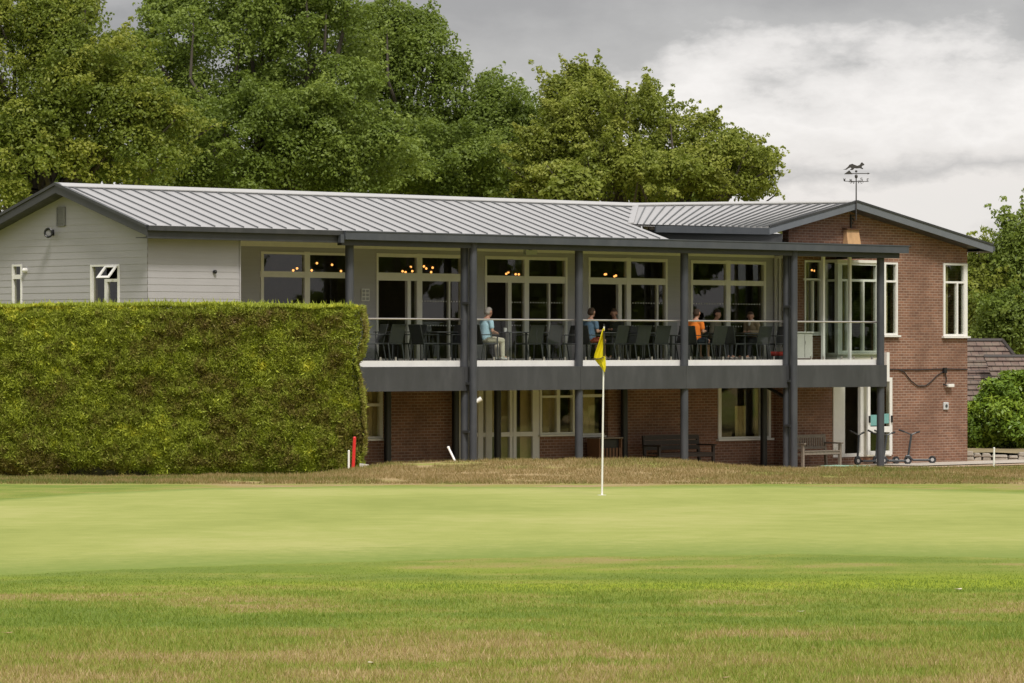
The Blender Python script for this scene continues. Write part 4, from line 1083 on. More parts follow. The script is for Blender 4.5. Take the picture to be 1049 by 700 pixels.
def table(px, v, label, rot=0):
    o = proto_t if not usedt[0] else copy_tree(proto_t)
    usedt[0] = True; u = U(px, v); o.location = W(u, v, ZD); o.rotation_euler = (0,0,A+R(rot)); tag(o, label, 'table', 'square tables on the balcony')
    return u
# chair faces +y locally (rot 0 -> towards the building)
chair(380, .75, 70, 'dark terrace chair at the far left of the balcony, just beyond the hedge')
table(403, 1.25, 'square table in front of the open first balcony door')
chair(398, .55, 5, 'dark terrace chair with its back to the glass in front of the first door opening')
chair(421, 1.2, 100, 'dark terrace chair right of the table by the first door')
chair(436, .6, -95, 'dark terrace chair turned sideways in front of the fixed pane of the first door')
table(449, 1.1, 'square table in front of the fixed pane of the first balcony door')
chair(462, .7, 90, 'dark terrace chair just left of the left pair of posts')
table(522, .95, 'square table with a white cup, right of the person in the pale blue top')
chair(541, .55, 0, 'left one of two dark chairs seen from behind in the second bay')
chair(560, .55, 4, 'right one of two dark chairs seen from behind in the second bay')
table(556, 1.25, 'square table behind the two chairs of the second bay')
chair(579, .95, 80, 'dark terrace chair seen sideways just left of the second post')
table(618, 1.05, 'square table behind the yellow flag')
chair(628, .5, 8, 'dark terrace chair with its back to the glass directly right of the flag')
chair(651, .55, 0, 'dark terrace chair seen from behind, nearest the middle of the third bay')
chair(671, .55, -3, 'dark terrace chair seen from behind, right of the middle of the third bay')
table(660, 1.3, 'square table in front of the fixed pane of the third balcony door')
chair(657, 1.9, 180, 'dark terrace chair on the building side of the third bay, facing out')
chair(690, .9, 75, 'dark terrace chair turned sideways, left of the post by the orange shirt')
chair(697, 1.5, 60, 'dark terrace chair behind the post left of the orange shirt')
table(731, 1.0, 'square table beside the person in orange')
chair(729, .5, 0, 'dark terrace chair seen from behind right of the person in orange')
chair(751, .6, -80, 'dark terrace chair turned sideways between the two tables of the fourth bay')
table(762, 1.35, 'square table right of the middle of the fourth bay')
chair(775, .5, 0, 'dark grey chair back against the glass, left of the right pair of posts')
chair(794, .9, 85, 'dark terrace chair with a red cushion beside it, at the right pair of posts')
u = U(798, .6); t = at(u, .6, ZD, 0, 'cushion'); tag(t, 'red cushion on the deck beside the right pair of posts', 'cushion')
MB().box(-.2,.2,-.18,.18,.10,.22).build('pad', plain('red_cloth', (.35,.03,.02), .9, 0, .15, 20), t, bevel=.045); MB().box(-.19,.19,-.17,.17,0,.099).build('base', M['rattan'], t)
def cup(px, v, dx, label):
    u = U(px, v); t = at(u+dx, v, ZD+.727, 0, 'cup'); tag(t, label, 'cup')
    MB().tube((0,0,0),(0,0,.10),.034,.045,14).build('body', M['pale_cup'], t, True)
    mb = MB()
    for i in range(6):
        a0, a1 = R(-90+30*i), R(-60+30*i); mb.tube((.04+.025*math.cos(a0),0,.05+.03*math.sin(a0)),(.04+.025*math.cos(a1),0,.05+.03*math.sin(a1)),.006,n=5)
    mb.build('handle', M['pale_cup'], t)
cup(517.5, .9, 0, 'white cup on the table near the person in the pale blue top')
cup(745, .9, 0, 'white cup on the table right of the person in orange')
cup(634, .95, 0, 'white cup on the table behind the flag')

# ---- people
def shape(parts, name, mat, parent, voxel, smooth=2):
    """parts: list of (p0, r0, p1, r1[, scale_y]) tapered capsules fused by a voxel remesh into one surface"""
    mb = MB()
    for q_ in parts:
        p0, r0, p1, r1 = q_[:4]
        if (Vector(p0)-Vector(p1)).length > 1e-4: mb.tube(p0, p1, r0, r1, 14)
        mb.ball(p0, r0, 14, 10); mb.ball(p1, r1, 14, 10)
    o = mb.build(name, mat, parent, norm=False)
    m = o.modifiers.new('fuse', 'REMESH'); m.mode = 'VOXEL'; m.voxel_size = voxel; m.use_smooth_shade = True
    s = o.modifiers.new('soften', 'SMOOTH'); s.factor = .5; s.iterations = smooth
    return o
skinm = plain('skin', (.42,.22,.15), .55, 0, .08, 8)
cloth = {}
def clothm(name, col): 
    if name not in cloth: cloth[name] = plain(name, col, .9, 0, .12, 14, .15)
    return cloth[name]
def person(px, v, rot, label, shirt, legs, hair, sleeve='short', shorts=True, lean=.0, hands=(.34,.20,.72), headturn=0, headdown=.0, scarf=None, shoes=(.25,.22,.2)):
    u = U(px, v); t = at(u, v, ZD, R(rot), 'person'); tag(t, label, 'person')
    # local: faces +x, seat height .46
    hip = Vector((0,0,.54)); ch = Vector((lean*.6,0,.86)); sh = Vector((lean,0,1.0)); nk = Vector((lean+.02,0,1.09)); hd = Vector((lean+.06,0,1.225-headdown))
    L = []; fing = []
    for s in (-1, 1):
        hj = hip+Vector((0,.10*s,-.01)); kn = Vector((.44,.13*s,.50)); an = Vector((.46,.12*s,.10)); to = Vector((.62,.13*s,.04))
        L += [(hj,.085,kn,.058),(kn,.056,an,.038),(an,.040,to,.030)]
        sj = sh+Vector((0,.185*s,-.02)); el = Vector((lean*.5+.02,.25*s,.74)); wr = Vector((hands[0],hands[1]*s*.7,hands[2])); 
        L += [(sj,.052,el,.040),(el,.038,wr,.027)]
        d = (wr-el).normalized(); palm = wr+d*.05; L += [(wr,.026,palm,.030)]
        side = Vector((0,1,0)) if abs(d.y) < .9 else Vector((1,0,0)); side = (side-d*side.dot(d)).normalized()
        for k, ln in enumerate((.060,.072,.068,.052)):
            b0 = palm+side*(k-1.5)*.019+d*.015; b1 = b0+d*ln*.5+Vector((0,0,-.008)); b2 = b1+d*ln*.4+Vector((0,0,-.022)); L += [(b0,.0095,b1,.009),(b1,.009,b2,.0075)]
        th = wr-side*s*.028+d*.02; L += [(th,.011,th-side*s*.022+d*.035,.009)]
    L += [(hip,.13,ch,.125),(ch,.125,sh,.11),(sh+Vector((0,-.12,-.01)),.065,sh+Vector((0,.12,-.01)),.065),(sh,.08,nk,.055),(nk,.052,hd-Vector((.01,0,.05)),.052)]
    ca, sa = math.cos(R(headturn)), math.sin(R(headturn))
    hp = lambda x, y, z: hd+Vector((x*ca-y*sa, x*sa+y*ca, z))
    L += [(hp(-.012,0,.025),.088,hp(.006,0,.02),.086),(hp(.018,0,-.06),.058,hp(.034,0,-.075),.040),(hp(.088,0,.0),.012,hp(.100,0,-.022),.014),(hp(.070,0,-.055),.022,hp(.074,0,-.062),.018)]
    for s in (-1, 1): L += [(hp(-.005,.084*s,.01),.018,hp(-.005,.088*s,-.02),.013)]
    body = shape(L, 'body', skinm, t, .010, 2)
    e = MB()
    for s in (-1, 1): e.ball(hp(.078,.030*s,.012), .010, 8, 6)
    e.build('eyes', M['black'], body, True)
    MB().box(-.001,.001,-.001,.001,0,.001)
    mo = MB(); a_ = hp(.088,-.02,-.048); b_ = hp(.088,.02,-.048); mo.tube(a_, b_, .004, n=6); mo.build('mouth', plain('lips', (.30,.10,.08), .6), body)
    S = [(hip+Vector((0,-.05,.02)),.135,ch+Vector((0,-.03,0)),.138),(hip+Vector((0,.05,.02)),.135,ch+Vector((0,.03,0)),.138),(ch,.14,sh-Vector((0,0,.03)),.118),(sh+Vector((0,-.14,-.015)),.072,sh+Vector((0,.14,-.015)),.072)]
    for s in (-1, 1):
        sj = sh+Vector((0,.185*s,-.02)); el = Vector((lean*.5+.02,.25*s,.74)); wr = Vector((hands[0],hands[1]*s*.7,hands[2]))
        if sleeve == 'long': S += [(sj,.066,el,.054),(el,.052,wr,.040)]
        elif sleeve == 'short': S += [(sj,.068,sj.lerp(el,.6),.062)]
    shape(S, 'shirt', clothm(*shirt), body, .014, 3)
    T = [(hip+Vector((0,-.06,-.01)),.125,hip+Vector((0,.06,-.01)),.125)]
    for s in (-1, 1):
        hj = hip+Vector((0,.10*s,-.01)); kn = Vector((.44,.13*s,.50)); an = Vector((.46,.12*s,.10))
        if shorts: T += [(hj,.10,hj.lerp(kn,.82),.080)]
        else: T += [(hj,.10,kn,.072),(kn,.070,an,.056)]
    shape(T, 'shorts' if shorts else 'trousers', clothm(*legs), body, .014, 3)
    Sh = []
    for s in (-1, 1): Sh += [(Vector((.44,.12*s,.055)),.045,Vector((.62,.13*s,.040)),.036)]
    shape(Sh, 'shoes', clothm('shoe_%d' % int(shoes[0]*100), shoes), body, .012, 2)
    Hh = [(hp(-.030,0,.050),.090,hp(.010,0,.062),.078),(hp(-.052,-.02,.01),.072,hp(-.052,.02,.01),.072)]
    shape(Hh, 'hair', clothm(*hair), body, .011, 2)
    if scarf: shape([(nk+Vector((0,-.06,-.03)),.045,nk+Vector((.03,.06,-.03)),.045),(nk+Vector((.08,0,-.05)),.04,nk+Vector((.11,0,-.14)),.035)], 'scarf', clothm(*scarf), body, .012, 2)
    return t, u
grey_h = ('grey_hair', (.36,.33,.30)); brown_h = ('brown_hair', (.06,.035,.022)); dark_h = ('dark_hair', (.02,.014,.012))
ppl = []
def sit(px, v, rot, *a, **k):
    t, u = person(px, v, rot, *a, **k)
    o = copy_tree(proto_c); o.location = t.location; o.rotation_euler = (0,0,A+R(rot-90))
    return o
tag(sit(497, .65, -8, 'grey haired person in a pale blue top and cream trousers sitting in the second bay', ('pale_blue_top', (.36,.52,.62)), ('cream_trousers', (.62,.55,.44)), grey_h, shorts=False, hands=(.30,.10,.70), lean=.05, headdown=.015, shoes=(.5,.48,.45)),
    'dark terrace chair under the person in the pale blue top', 'chair', 'dark terrace chairs on the balcony')
tag(sit(603.5, .75, 5, 'person in a denim blue shirt and red shorts sitting left of the yellow flag', ('denim_blue_shirt', (.075,.125,.19)), ('red_shorts', (.30,.05,.03)), brown_h, hands=(.36,.16,.76), lean=.05),
    'dark terrace chair under the person in the denim blue shirt', 'chair', 'dark terrace chairs on the balcony')
tag(sit(631.5, 1.75, 195, 'person in a black top facing left across the table behind the yellow flag', ('black_top', (.02,.02,.024)), ('dark_trousers', (.03,.03,.035)), brown_h, sleeve='long', shorts=False, hands=(.30,.10,.80), lean=.08, headturn=25),
    'dark terrace chair under the person in the black top', 'chair', 'dark terrace chairs on the balcony')
tag(sit(711.5, .60, 10, 'person in a bright orange shirt sitting just right of the third post', ('orange_shirt', (.72,.17,.015)), ('navy_shorts', (.03,.035,.06)), brown_h, hands=(.34,.16,.76), lean=.06),
    'dark terrace chair under the person in orange', 'chair', 'dark terrace chairs on the balcony')
tag(sit(731.5, 1.75, -75, 'person in a grey brown top facing out over the table beside the person in orange', ('grey_brown_top', (.19,.16,.12)), ('dark_trousers', (.03,.03,.035)), dark_h, sleeve='long', shorts=False, hands=(.30,.16,.78), lean=.05),
    'dark terrace chair under the person in the grey brown top', 'chair', 'dark terrace chairs on the balcony')
tag(sit(772.5, 1.5, 190, 'person in a tan top with a pale scarf at the right of the fourth bay', ('tan_top', (.33,.24,.16)), ('dark_trousers', (.03,.03,.035)), brown_h, sleeve='long', shorts=False, hands=(.33,.14,.76), lean=.12, headdown=.05, headturn=30, scarf=('pale_scarf', (.5,.48,.45))),
    'dark terrace chair under the person in the tan top', 'chair', 'dark terrace chairs on the balcony')

# ---- scooters
def scooter(px, v, rot, label, first=[None]):
    if first[0] is None:
        t = empty('push_scooter', (0,0,0)); m = M['scooter']
        MB().box(-.30,.20,-.07,.07,.075,.125).build('deck', m, t, bevel=.01)
        for x in (-.36, .33):
            w_ = MB().tube((x,-.03,.11),(x,.03,.11),.11,n=24).build('wheel', M['rubber'], t, True); MB().tube((x,-.034,.11),(x,.034,.11),.05,n=16).build('hub', M['inox'], w_, True)
        MB().tube((.33,0,.15),(.22,0,.83),.032,n=10).tube((.20,0,.11),(.30,0,.22),.026,n=8).build('stem', m, t, True)
        MB().tube((.22,0,.82),(.42,.03,.90),.018,n=8).tube((.22,0,.82),(.08,-.03,.88),.018,n=8).build('handlebar', m, t, True)
        MB().tube((.42,.03,.90),(.58,.05,.955),.026,n=10).build('grip', M['rubber'], t, True); MB().tube((.08,-.03,.88),(-.02,-.05,.91),.026,n=10).build('grip', M['rubber'], t, True)
        MB().hexa([(-.46,-.03,.13),(-.28,-.03,.12),(-.28,.03,.12),(-.46,.03,.13),(-.44,-.03,.155),(-.3,-.03,.19),(-.3,.03,.19),(-.44,.03,.155)]).build('mudguard', M['black'], t)
        MB().box(.26,.40,-.035,.035,.17,.24).build('fork_cover', m, t, bevel=.015)
        first[0] = t; o = t
    else: o = copy_tree(first[0])
    u = U(px, v); o.location = W(u, v, G_(u, v)+.03); o.rotation_euler = (R(6),0,A+R(rot)); tag(o, label, 'scooter', 'scooters parked by the brick wall')
scooter(888, 1.2, 172, 'push scooter seen end on in front of the open ground floor door')
scooter(907.5, 1.1, 168, 'push scooter seen end on just right of the right hand post')
scooter(917, .8, 142, 'push scooter side on, between the right hand post and the farthest scooter')
scooter(942, .9, 138, 'push scooter side on, farthest right against the bare brick')

# ---- scattered leaves on the rough grass
def litter(px, py, sz, mat, label):
    Y = H*F/(py-HY); x = X(px, Y); t = empty('fallen_leaf', (x, Y, gz(x, Y)+.012), rnd.random()*6); tag(t, label, 'leaf')
    n = 7; mb = MB()
    for i in range(n):
        a, b = -1+2*i/n, -1+2*(i+1)/n; wa, wb = .45*(1-a*a), .45*(1-b*b)
        za, zb2 = .25*a*a, .25*b*b
        mb.prism([(a*sz,-wa*sz,za*sz+.3*wa*sz),(b*sz,-wb*sz,zb2*sz+.3*wb*sz),(b*sz,0,zb2*sz),(a*sz,0,za*sz)], (0,0,.002)); mb.prism([(a*sz,0,za*sz),(b*sz,0,zb2*sz),(b*sz,wb*sz,zb2*sz+.3*wb*sz),(a*sz,wa*sz,za*sz+.3*wa*sz)], (0,0,.002))
    mb.build('blade', M[mat], t); MB().tube((-sz,0,.25*sz),(-1.35*sz,0,.3*sz),.0018,n=5).build('stalk', M['leaf_dry'], t)
litter(380, 680, .038, 'leaf_pale', 'pale curled leaf on the rough grass at the bottom left of centre')
litter(982, 606, .045, 'leaf_pale', 'pale leaf on the green grass near the right edge of the photo')
litter(743, 696, .030, 'leaf_dry', 'brown leaf at the very bottom right of centre')
litter(8, 649, .035, 'leaf_dry', 'orange brown leaf on the dry grass at the left edge')
litter(820, 628, .025, 'leaf_pale', 'small pale leaf on the dry patch right of centre')

# ------------------------------------------------------------------ foliage
def leaves(rs, centers, radii, n, size, aspect=1.5, outward=.6, up=.35, squash=.8, tone_c=None, spread=.28, shell=.62, jit=.09):
    k = rs.randint(0, len(centers), n) if len(set(np.round(radii,3))) == 1 else rs.choice(len(centers), n, p=(radii**2)/np.sum(radii**2))
    d = rs.normal(size=(n,3)); d[:,2] += .45; d /= np.linalg.norm(d, axis=1)[:,None]
    r = radii[k]*(shell+(1-shell)*rs.rand(n)**.5)*(1+jit*rs.normal(size=n))
    sq = np.array([1,1,squash]); pos = centers[k]+d*r[:,None]*sq
    nrm = d*outward+rs.normal(size=(n,3))*.55; nrm[:,2] += up; nrm /= np.linalg.norm(nrm, axis=1)[:,None]
    t1 = np.cross(nrm, rs.normal(size=(n,3))); t1 /= np.linalg.norm(t1, axis=1)[:,None]; t2 = np.cross(nrm, t1)
    sz = size*(.6+.8*rs.rand(n))[:,None]
    a = t1*sz*.5*aspect; b = t2*sz*.5
    V = np.stack([pos-a, pos-b*.9, pos+a, pos+b*.9], 1).reshape(-1,3)
    Fq = np.arange(4*n).reshape(n,4)
    tc_ = tone_c[k] if tone_c is not None else .5
    tone = np.clip(tc_+(rs.rand(n)-.5)*spread, 0, 1)
    return V, Fq, np.repeat(tone, 4)
def limb(mb, a, b, r0, r1, bend=.15, segs=4, rs=None):
    a = Vector(a); b = Vector(b); L = (b-a).length; pts = [a]
    for i in range(1, segs): pts.append(a.lerp(b, i/segs)+Vector(((rs.rand()-.5)*L*bend,(rs.rand()-.5)*L*bend,(rs.rand()-.3)*L*bend*.5)))
    pts.append(b)
    for i in range(segs): mb.tube(pts[i], pts[i+1], r0+(r1-r0)*i/segs, r0+(r1-r0)*(i+1)/segs, 7, False)
def tree(name, label, seed, Y, lobes, nclump, nleaf, size, mat, group=None, clump_r=(.34,.95), base_px=None, tones=(.25,.75), spiky=0, aspect=1.5):
    """lobes: (px, py, rx_px, ry_px, dY) outlines turned into real ellipsoids at depth Y"""
    rs = np.random.RandomState(seed); s = F/Y
    bx = X(base_px if base_px is not None else lobes[0][0], Y); bz = gz(bx, Y)
    t = empty(name, (bx, Y, bz), 0); tag(t, label, 'tree', group)
    C_, R_, T_ = [], [], []
    area = np.array([l[2]*l[3] for l in lobes], float); area /= area.sum()
    for (px, py, rx, ry, dY), ar in zip(lobes, area):
        c = np.array([X(px, Y)-bx, dY, Z(py, Y)-bz]); ex, ez = rx/s, ry/s; ey = (ex+ez)/2*.8
        m = max(6, int(nclump*ar))
        d = rs.normal(size=(m,3)); d[:,1] = np.where(rs.rand(m) < .7, -np.abs(d[:,1]), d[:,1]); d /= np.linalg.norm(d, axis=1)[:,None]
        rr = .35+.65*rs.rand(m)**.45
        rr = np.where(rs.rand(m) < .72, .86+.34*rs.rand(m)**1.5, rr)
        cr = clump_r[0]+(clump_r[1]-clump_r[0])*rs.rand(m)**1.6
        pos = c+d*rr[:,None]*np.maximum(np.array([ex,ey,ez])-cr[:,None]*.75, .1)
        C_.append(pos); R_.append(cr); T_.append(tones[0]+(tones[1]-tones[0])*rs.rand(m))
    C_ = np.concatenate(C_); R_ = np.concatenate(R_); T_ = np.concatenate(T_)
    if spiky:
        ks = rs.randint(0, len(C_), spiky); cen = C_.mean(0)
        d = C_[ks]-cen; d[:,2] += 1.2; d /= np.linalg.norm(d, axis=1)[:,None]
        d = d+rs.normal(size=d.shape)*.35; d /= np.linalg.norm(d, axis=1)[:,None]
        for q_ in (1.0, 1.5, 2.0): C_ = np.concatenate([C_, C_[ks]+d*(R_[ks]*q_)[:,None]]); R_ = np.concatenate([R_, np.maximum(R_[ks], .3)*(.42 if q_ < 1.2 else .26 if q_ < 1.8 else .17)]); T_ = np.concatenate([T_, T_[ks]+.15])
    V, Fq, tone = leaves(rs, C_, R_, nleaf, size, tone_c=T_, aspect=aspect)
    npmesh('crown', V, Fq, M[mat], t, {'tone': tone})
    mb = MB(); top = float(C_[:,2].max()); r0 = .035*top
    mid = Vector((float(C_[:,0].mean())*.6, 0, top*.5)); limb(mb, (0,0,-.3), mid, r0, r0*.6, .05, 5, rs)
    order = rs.permutation(len(C_))[:46]
    for i in order:
        c = C_[i]; limb(mb, mid*(.6+.4*rs.rand()), c, r0*.28, .02, .16, 4, rs)
    mb.build('trunk', M['bark'], t, True, norm=False)
    return t
g1 = 'tall trees behind the clubhouse roof'
tree('ash_tree', 'tall yellow tinged tree at the far left behind the grey gable', 11, 128, [(10,80,100,100,0),(60,45,52,58,-1),(95,100,62,58,-2),(130,90,40,40,-1),(118,62,30,34,0),(15,170,95,65,-2),(150,150,60,60,-2),(-40,60,70,110,0),(60,10,45,30,0)], 330, 150000, .078, 'lime', g1, base_px=40, tones=(.2,.8), spiky=260)
tree('oak_tree', 'broad dark green oak, the tallest crown left of centre', 12, 136, [(255,70,112,98,0),(180,38,46,52,0),(215,10,60,40,0),(222,80,60,50,1.5),(290,12,70,40,0),(330,60,72,75,-1),(250,150,120,70,-2),(350,150,75,70,-2),(165,140,55,65,1)], 380, 175000, .078, 'oak', g1, base_px=265, tones=(.25,.8), spiky=300)
tree('oak_tree', 'dark green oak with a rounded right shoulder sloping towards the middle', 13, 142, [(420,95,62,86,0),(385,65,45,60,0),(475,125,58,72,0),(512,145,46,60,-1),(440,170,110,50,-2),(540,172,38,52,-1),(500,90,14,18,0),(425,30,30,22,0)], 330, 150000, .078, 'oak', g1, base_px=440, tones=(.15,.7), spiky=240)
tree('beech_tree', 'lighter yellow green tree with feathery tips right of centre behind the roof', 14, 138, [(600,115,46,46,0),(578,96,26,26,0),(625,140,70,60,-1),(690,155,70,46,0),(735,172,55,42,-1),(640,185,90,30,-2),(768,193,26,26,0),(560,165,35,45,-1),(655,112,34,20,0),(600,80,24,14,0),(765,160,22,12,0)], 300, 120000, .074, 'beech', g1, base_px=660, clump_r=(.25,.7), tones=(.2,.75), spiky=330)
tree('conical_shrub', 'pale grey green conical bush just above the middle of the roof ridge', 15, 126, [(585,196,27,20,0),(588,182,14,12,0)], 30, 6000, .12, 'beech', None, base_px=586, clump_r=(.3,.5), tones=(.35,.6))
g2 = 'trees beyond the right end of the clubhouse'
tree('sycamore_tree', 'tall green tree leaning in at the right edge of the photo', 16, 140, [(1052,255,34,42,0),(1060,300,50,50,0),(1030,330,40,40,-1),(1082,250,40,46,0)], 120, 55000, .08, 'oak', g2, base_px=1062, tones=(.3,.85), spiky=80)
tree('maple_tree', 'yellow green tree directly right of the brick gable corner', 17, 141, [(1003,305,30,38,0),(985,325,35,35,0),(1022,325,36,30,-1),(1005,275,16,14,0),(1025,300,26,28,0),(975,340,30,30,0)], 110, 50000, .078, 'beech', g2, base_px=1002, tones=(.25,.7), spiky=80)
tree('woodland_tree', 'dark tree filling the gap behind the two left hand crowns', 18, 155, [(110,150,150,80,0),(330,175,160,62,0),(60,185,60,35,0)], 110, 26000, .24, 'oak', g1, base_px=120, tones=(.1,.4))
tree('woodland_tree', 'dark tree low behind the right of the oaks and the yellow green tree', 19, 155, [(540,180,120,40,0),(690,190,90,26,0)], 70, 14000, .24, 'oak', g1, base_px=600, tones=(.1,.4))
tree('woodland_tree', 'dark tree low behind the tiled house', 20, 160, [(1030,370,90,60,0),(960,350,60,50,0)], 50, 11000, .24, 'oak', g2, base_px=1030, tones=(.1,.4))
# trees across the course, seen in the window glass and when the camera steps aside
src = [o for o in C.objects if o.type == 'EMPTY' and o.name.startswith('oak_tree')]
low = tree('field_maple', 'low bushy field maple across the course, behind or beside the camera', 23, 128, [(524,200,140,120,0),(440,330,120,120,0),(610,330,120,120,0),(524,380,160,90,0)], 130, 15000, .34, 'oak', 'field maples across the course', base_px=524, tones=(.1,.5))
rt = random.Random(9)
for k in range(24):
    th = R(35+255*k/23); d = 92+rt.random()*14           # an arc round the camera's back and sides
    o = copy_tree(src[k % 2]); z = 1.15+.5*rt.random(); o.location = (d*math.sin(th), 60+d*math.cos(th), -1.5); o.scale = (z, z, z); o.rotation_euler = (0, 0, rt.random()*6.28); tag(o, 'oak standing across the course, behind or beside the camera', 'tree', 'oaks across the course')
for k in range(44):
    th = R(33+262*k/43); d = 78+rt.random()*6
    o = low if k == 0 else copy_tree(low); z = .8+.4*rt.random(); o.location = (d*math.sin(th), 60+d*math.cos(th), -1.2); o.scale = (z, z, z); o.rotation_euler = (0, 0, rt.random()*6.28)

# ---- right hand laurel shrub
rs = np.random.RandomState(31); Ysh = 124.0
bx, bz = X(1045, Ysh), gz(X(1045, Ysh), Ysh)
t = empty('laurel_shrub', (bx, Ysh, bz), 0); tag(t, 'bright green rounded shrub below the tiled house at the right edge', 'shrub')
cc = []; cr = []
for (px, py, rx, ry, m) in ((1045,425,58,48,80),(1010,438,34,34,40),(1075,415,50,50,30),(1020,412,26,26,20),(1000,448,20,22,20),(1045,398,26,20,16)):
    d = rs.normal(size=(m,3)); d /= np.linalg.norm(d, axis=1)[:,None]; d[:,1] = -np.abs(d[:,1]); s = F/Ysh
    cc.append(np.array([X(px, Ysh)-bx, 0, Z(py, Ysh)-bz])+d*(np.array([rx, rx, ry])/s-.2)*(.5+.5*rs.rand(m)[:,None])); cr.append(.22+.18*rs.rand(m))
cc = np.concatenate(cc); cr = np.concatenate(cr)
V, Fq, tone = leaves(rs, cc, cr, 40000, .075, 2.0, tone_c=.2+.6*rs.rand(len(cc))); npmesh('foliage', V, Fq, M['laurel'], t, {'tone': tone})
mb = MB()
for i in range(14): limb(mb, (rs.rand()*.6-.3, 0, -.1), cc[rs.randint(len(cc))], .05, .012, .15, 4, rs)
mb.build('stem', M['bark'], t, True, norm=False)
# stone edging in front of the shrub
rr = random.Random(5); Ye = 119.5
t = empty('rockery_wall', (X(1025, Ye), Ye, gz(X(1025, Ye), Ye)), 0); tag(t, 'low rough edging wall of pale stones below the bright green shrub', 'wall')
x = X(984, Ye)-X(1025, Ye)
while x < X(1090, Ye)-X(1025, Ye):
    w_ = .18+rr.random()*.3; mb = MB(); h = .07+rr.random()*.09; z0 = rr.random()*.03
    for lay in range(2):
        j = lambda: (rr.random()-.5)*.05
        zz = lay*h*.95+z0
        mb.hexa([(x+j(),-.15+j(),zz),(x+w_+j(),-.15+j(),zz),(x+w_,.2,zz),(x,.2,zz),(x+.03+j(),-.12+j(),zz+h*.9+j()),(x+w_-.03+j(),-.12+j(),zz+h*.9+j()),(x+w_-.03,.16,zz+h*.9),(x+.03,.16,zz+h*.9)])
    mb.build('stone', M['stone'], t, bevel=.025); x += w_+.015
# soil bank behind the edging
ux = np.linspace(4, 60, 60) ; uy = np.linspace(Ye+.2, Ye+26, 24); UX, UY = np.meshgrid(X(984, Ye)+ux-4, uy)
ii = np.arange(UX.size).reshape(UX.shape)
zz = G(UX, UY)+.22+.02*(UY-Ye)+.12*(fbm(UX*.8, UY*.8, 91, 3)-.5)
o = npmesh('soil_bank', np.stack([UX, UY, zz], -1).reshape(-1,3), np.stack([ii[:-1,:-1], ii[:-1,1:], ii[1:,1:], ii[1:,:-1]], -1).reshape(-1,4), plain('bank_soil', (.24,.19,.10), .95, 0, .4, 2, .5), smooth=True)
tag(o, kind='structure')

# ---- tiled house behind
Yh = 134.0
def hp_(px, py, Y): return (X(px, Y), Y, Z(py, Y))
t = empty('tiled_house', (X(1010, Yh), Yh, gz(X(1010, Yh), Yh)), 0); tag(t, 'neighbouring house with a brown tiled roof showing beyond the brick wing', 'house')
o0 = Vector(t.location)
def tilemat():
    m, nt, b = newmat('brown_roof_tiles'); tc = N(nt, 'ShaderNodeTexCoord')
    sx = N(nt, 'ShaderNodeSeparateXYZ'); nt.links.new(tc.outputs['Object'], sx.inputs[0])
    cb = N(nt, 'ShaderNodeCombineXYZ'); nt.links.new(sx.outputs[0], cb.inputs[0]); nt.links.new(sx.outputs[2], cb.inputs[1])
    br = N(nt, 'ShaderNodeTexBrick'); nt.links.new(cb.outputs[0], br.inputs['Vector']); br.inputs['Scale'].default_value = 1
    br.inputs['Brick Width'].default_value = .26; br.inputs['Row Height'].default_value = .16; br.inputs['Mortar Size'].default_value = .012
    br.inputs['Color1'].default_value = (.105,.068,.054,1); br.inputs['Color2'].default_value = (.16,.105,.085,1); br.inputs['Mortar'].default_value = (.03,.02,.018,1)
    n = noise(nt, 3, 4); nt.links.new(mixc(nt, ramp(nt, n, [(.4,0.0),(.75,.5)]), br.outputs['Color'], (.22,.19,.14)), b.inputs['Base Color']); b.inputs['Roughness'].default_value = .9
    return m
tm = tilemat()
pt = lambda px, py, dy=0: tuple(Vector((X(px, Yh+dy), Yh+dy, Z(py, Yh+dy)))-o0)
def tiled(mb, e0, e1, r1, r0, n=9):         # stepped courses between an eave e0-e1 and a ridge r0-r1
    e0, e1, r0, r1 = map(Vector, (e0, e1, r0, r1))
    for i in range(n):
        a, b = e0.lerp(r0, i/n), e1.lerp(r1, i/n); c, d = e1.lerp(r1, (i+1)/n), e0.lerp(r0, (i+1)/n); l = Vector((0,-.03,.045))
        mb.hexa([a, b, c, d, a+l, b+l, c+l*.2, d+l*.2])
mb = MB(); tiled(mb, pt(940,412,-1.5), pt(1075,412,-1.5), pt(1027,350,3), pt(960,350,3), 11)
rf = mb.build('roof', tm, t)
mb = MB(); tiled(mb, pt(1022,402,-2.2), pt(1110,402,-2.2), pt(1095,366,.2), pt(1008,366,.2), 7); mb.build('lower_roof', tm, t)
mb = MB(); mb.tube(pt(1008,365.5,.18), pt(1095,365.5,.18), .07, n=8); mb.tube(pt(960,349,3), pt(1027,349,3), .08, n=8); mb.tube(pt(1027,349,3), pt(1075,411,-1.5), .07, n=8); mb.build('ridge_tiles', M['wood_dark'], t, True)
x0, y0, _ = pt(950, 412, -1.2); x1 = pt(1100, 412, -1.2)[0]; MB().box(x0, x1, -1.1, 5, 0, pt(950,410,-1)[2]).build('wall', M['brick'], t)

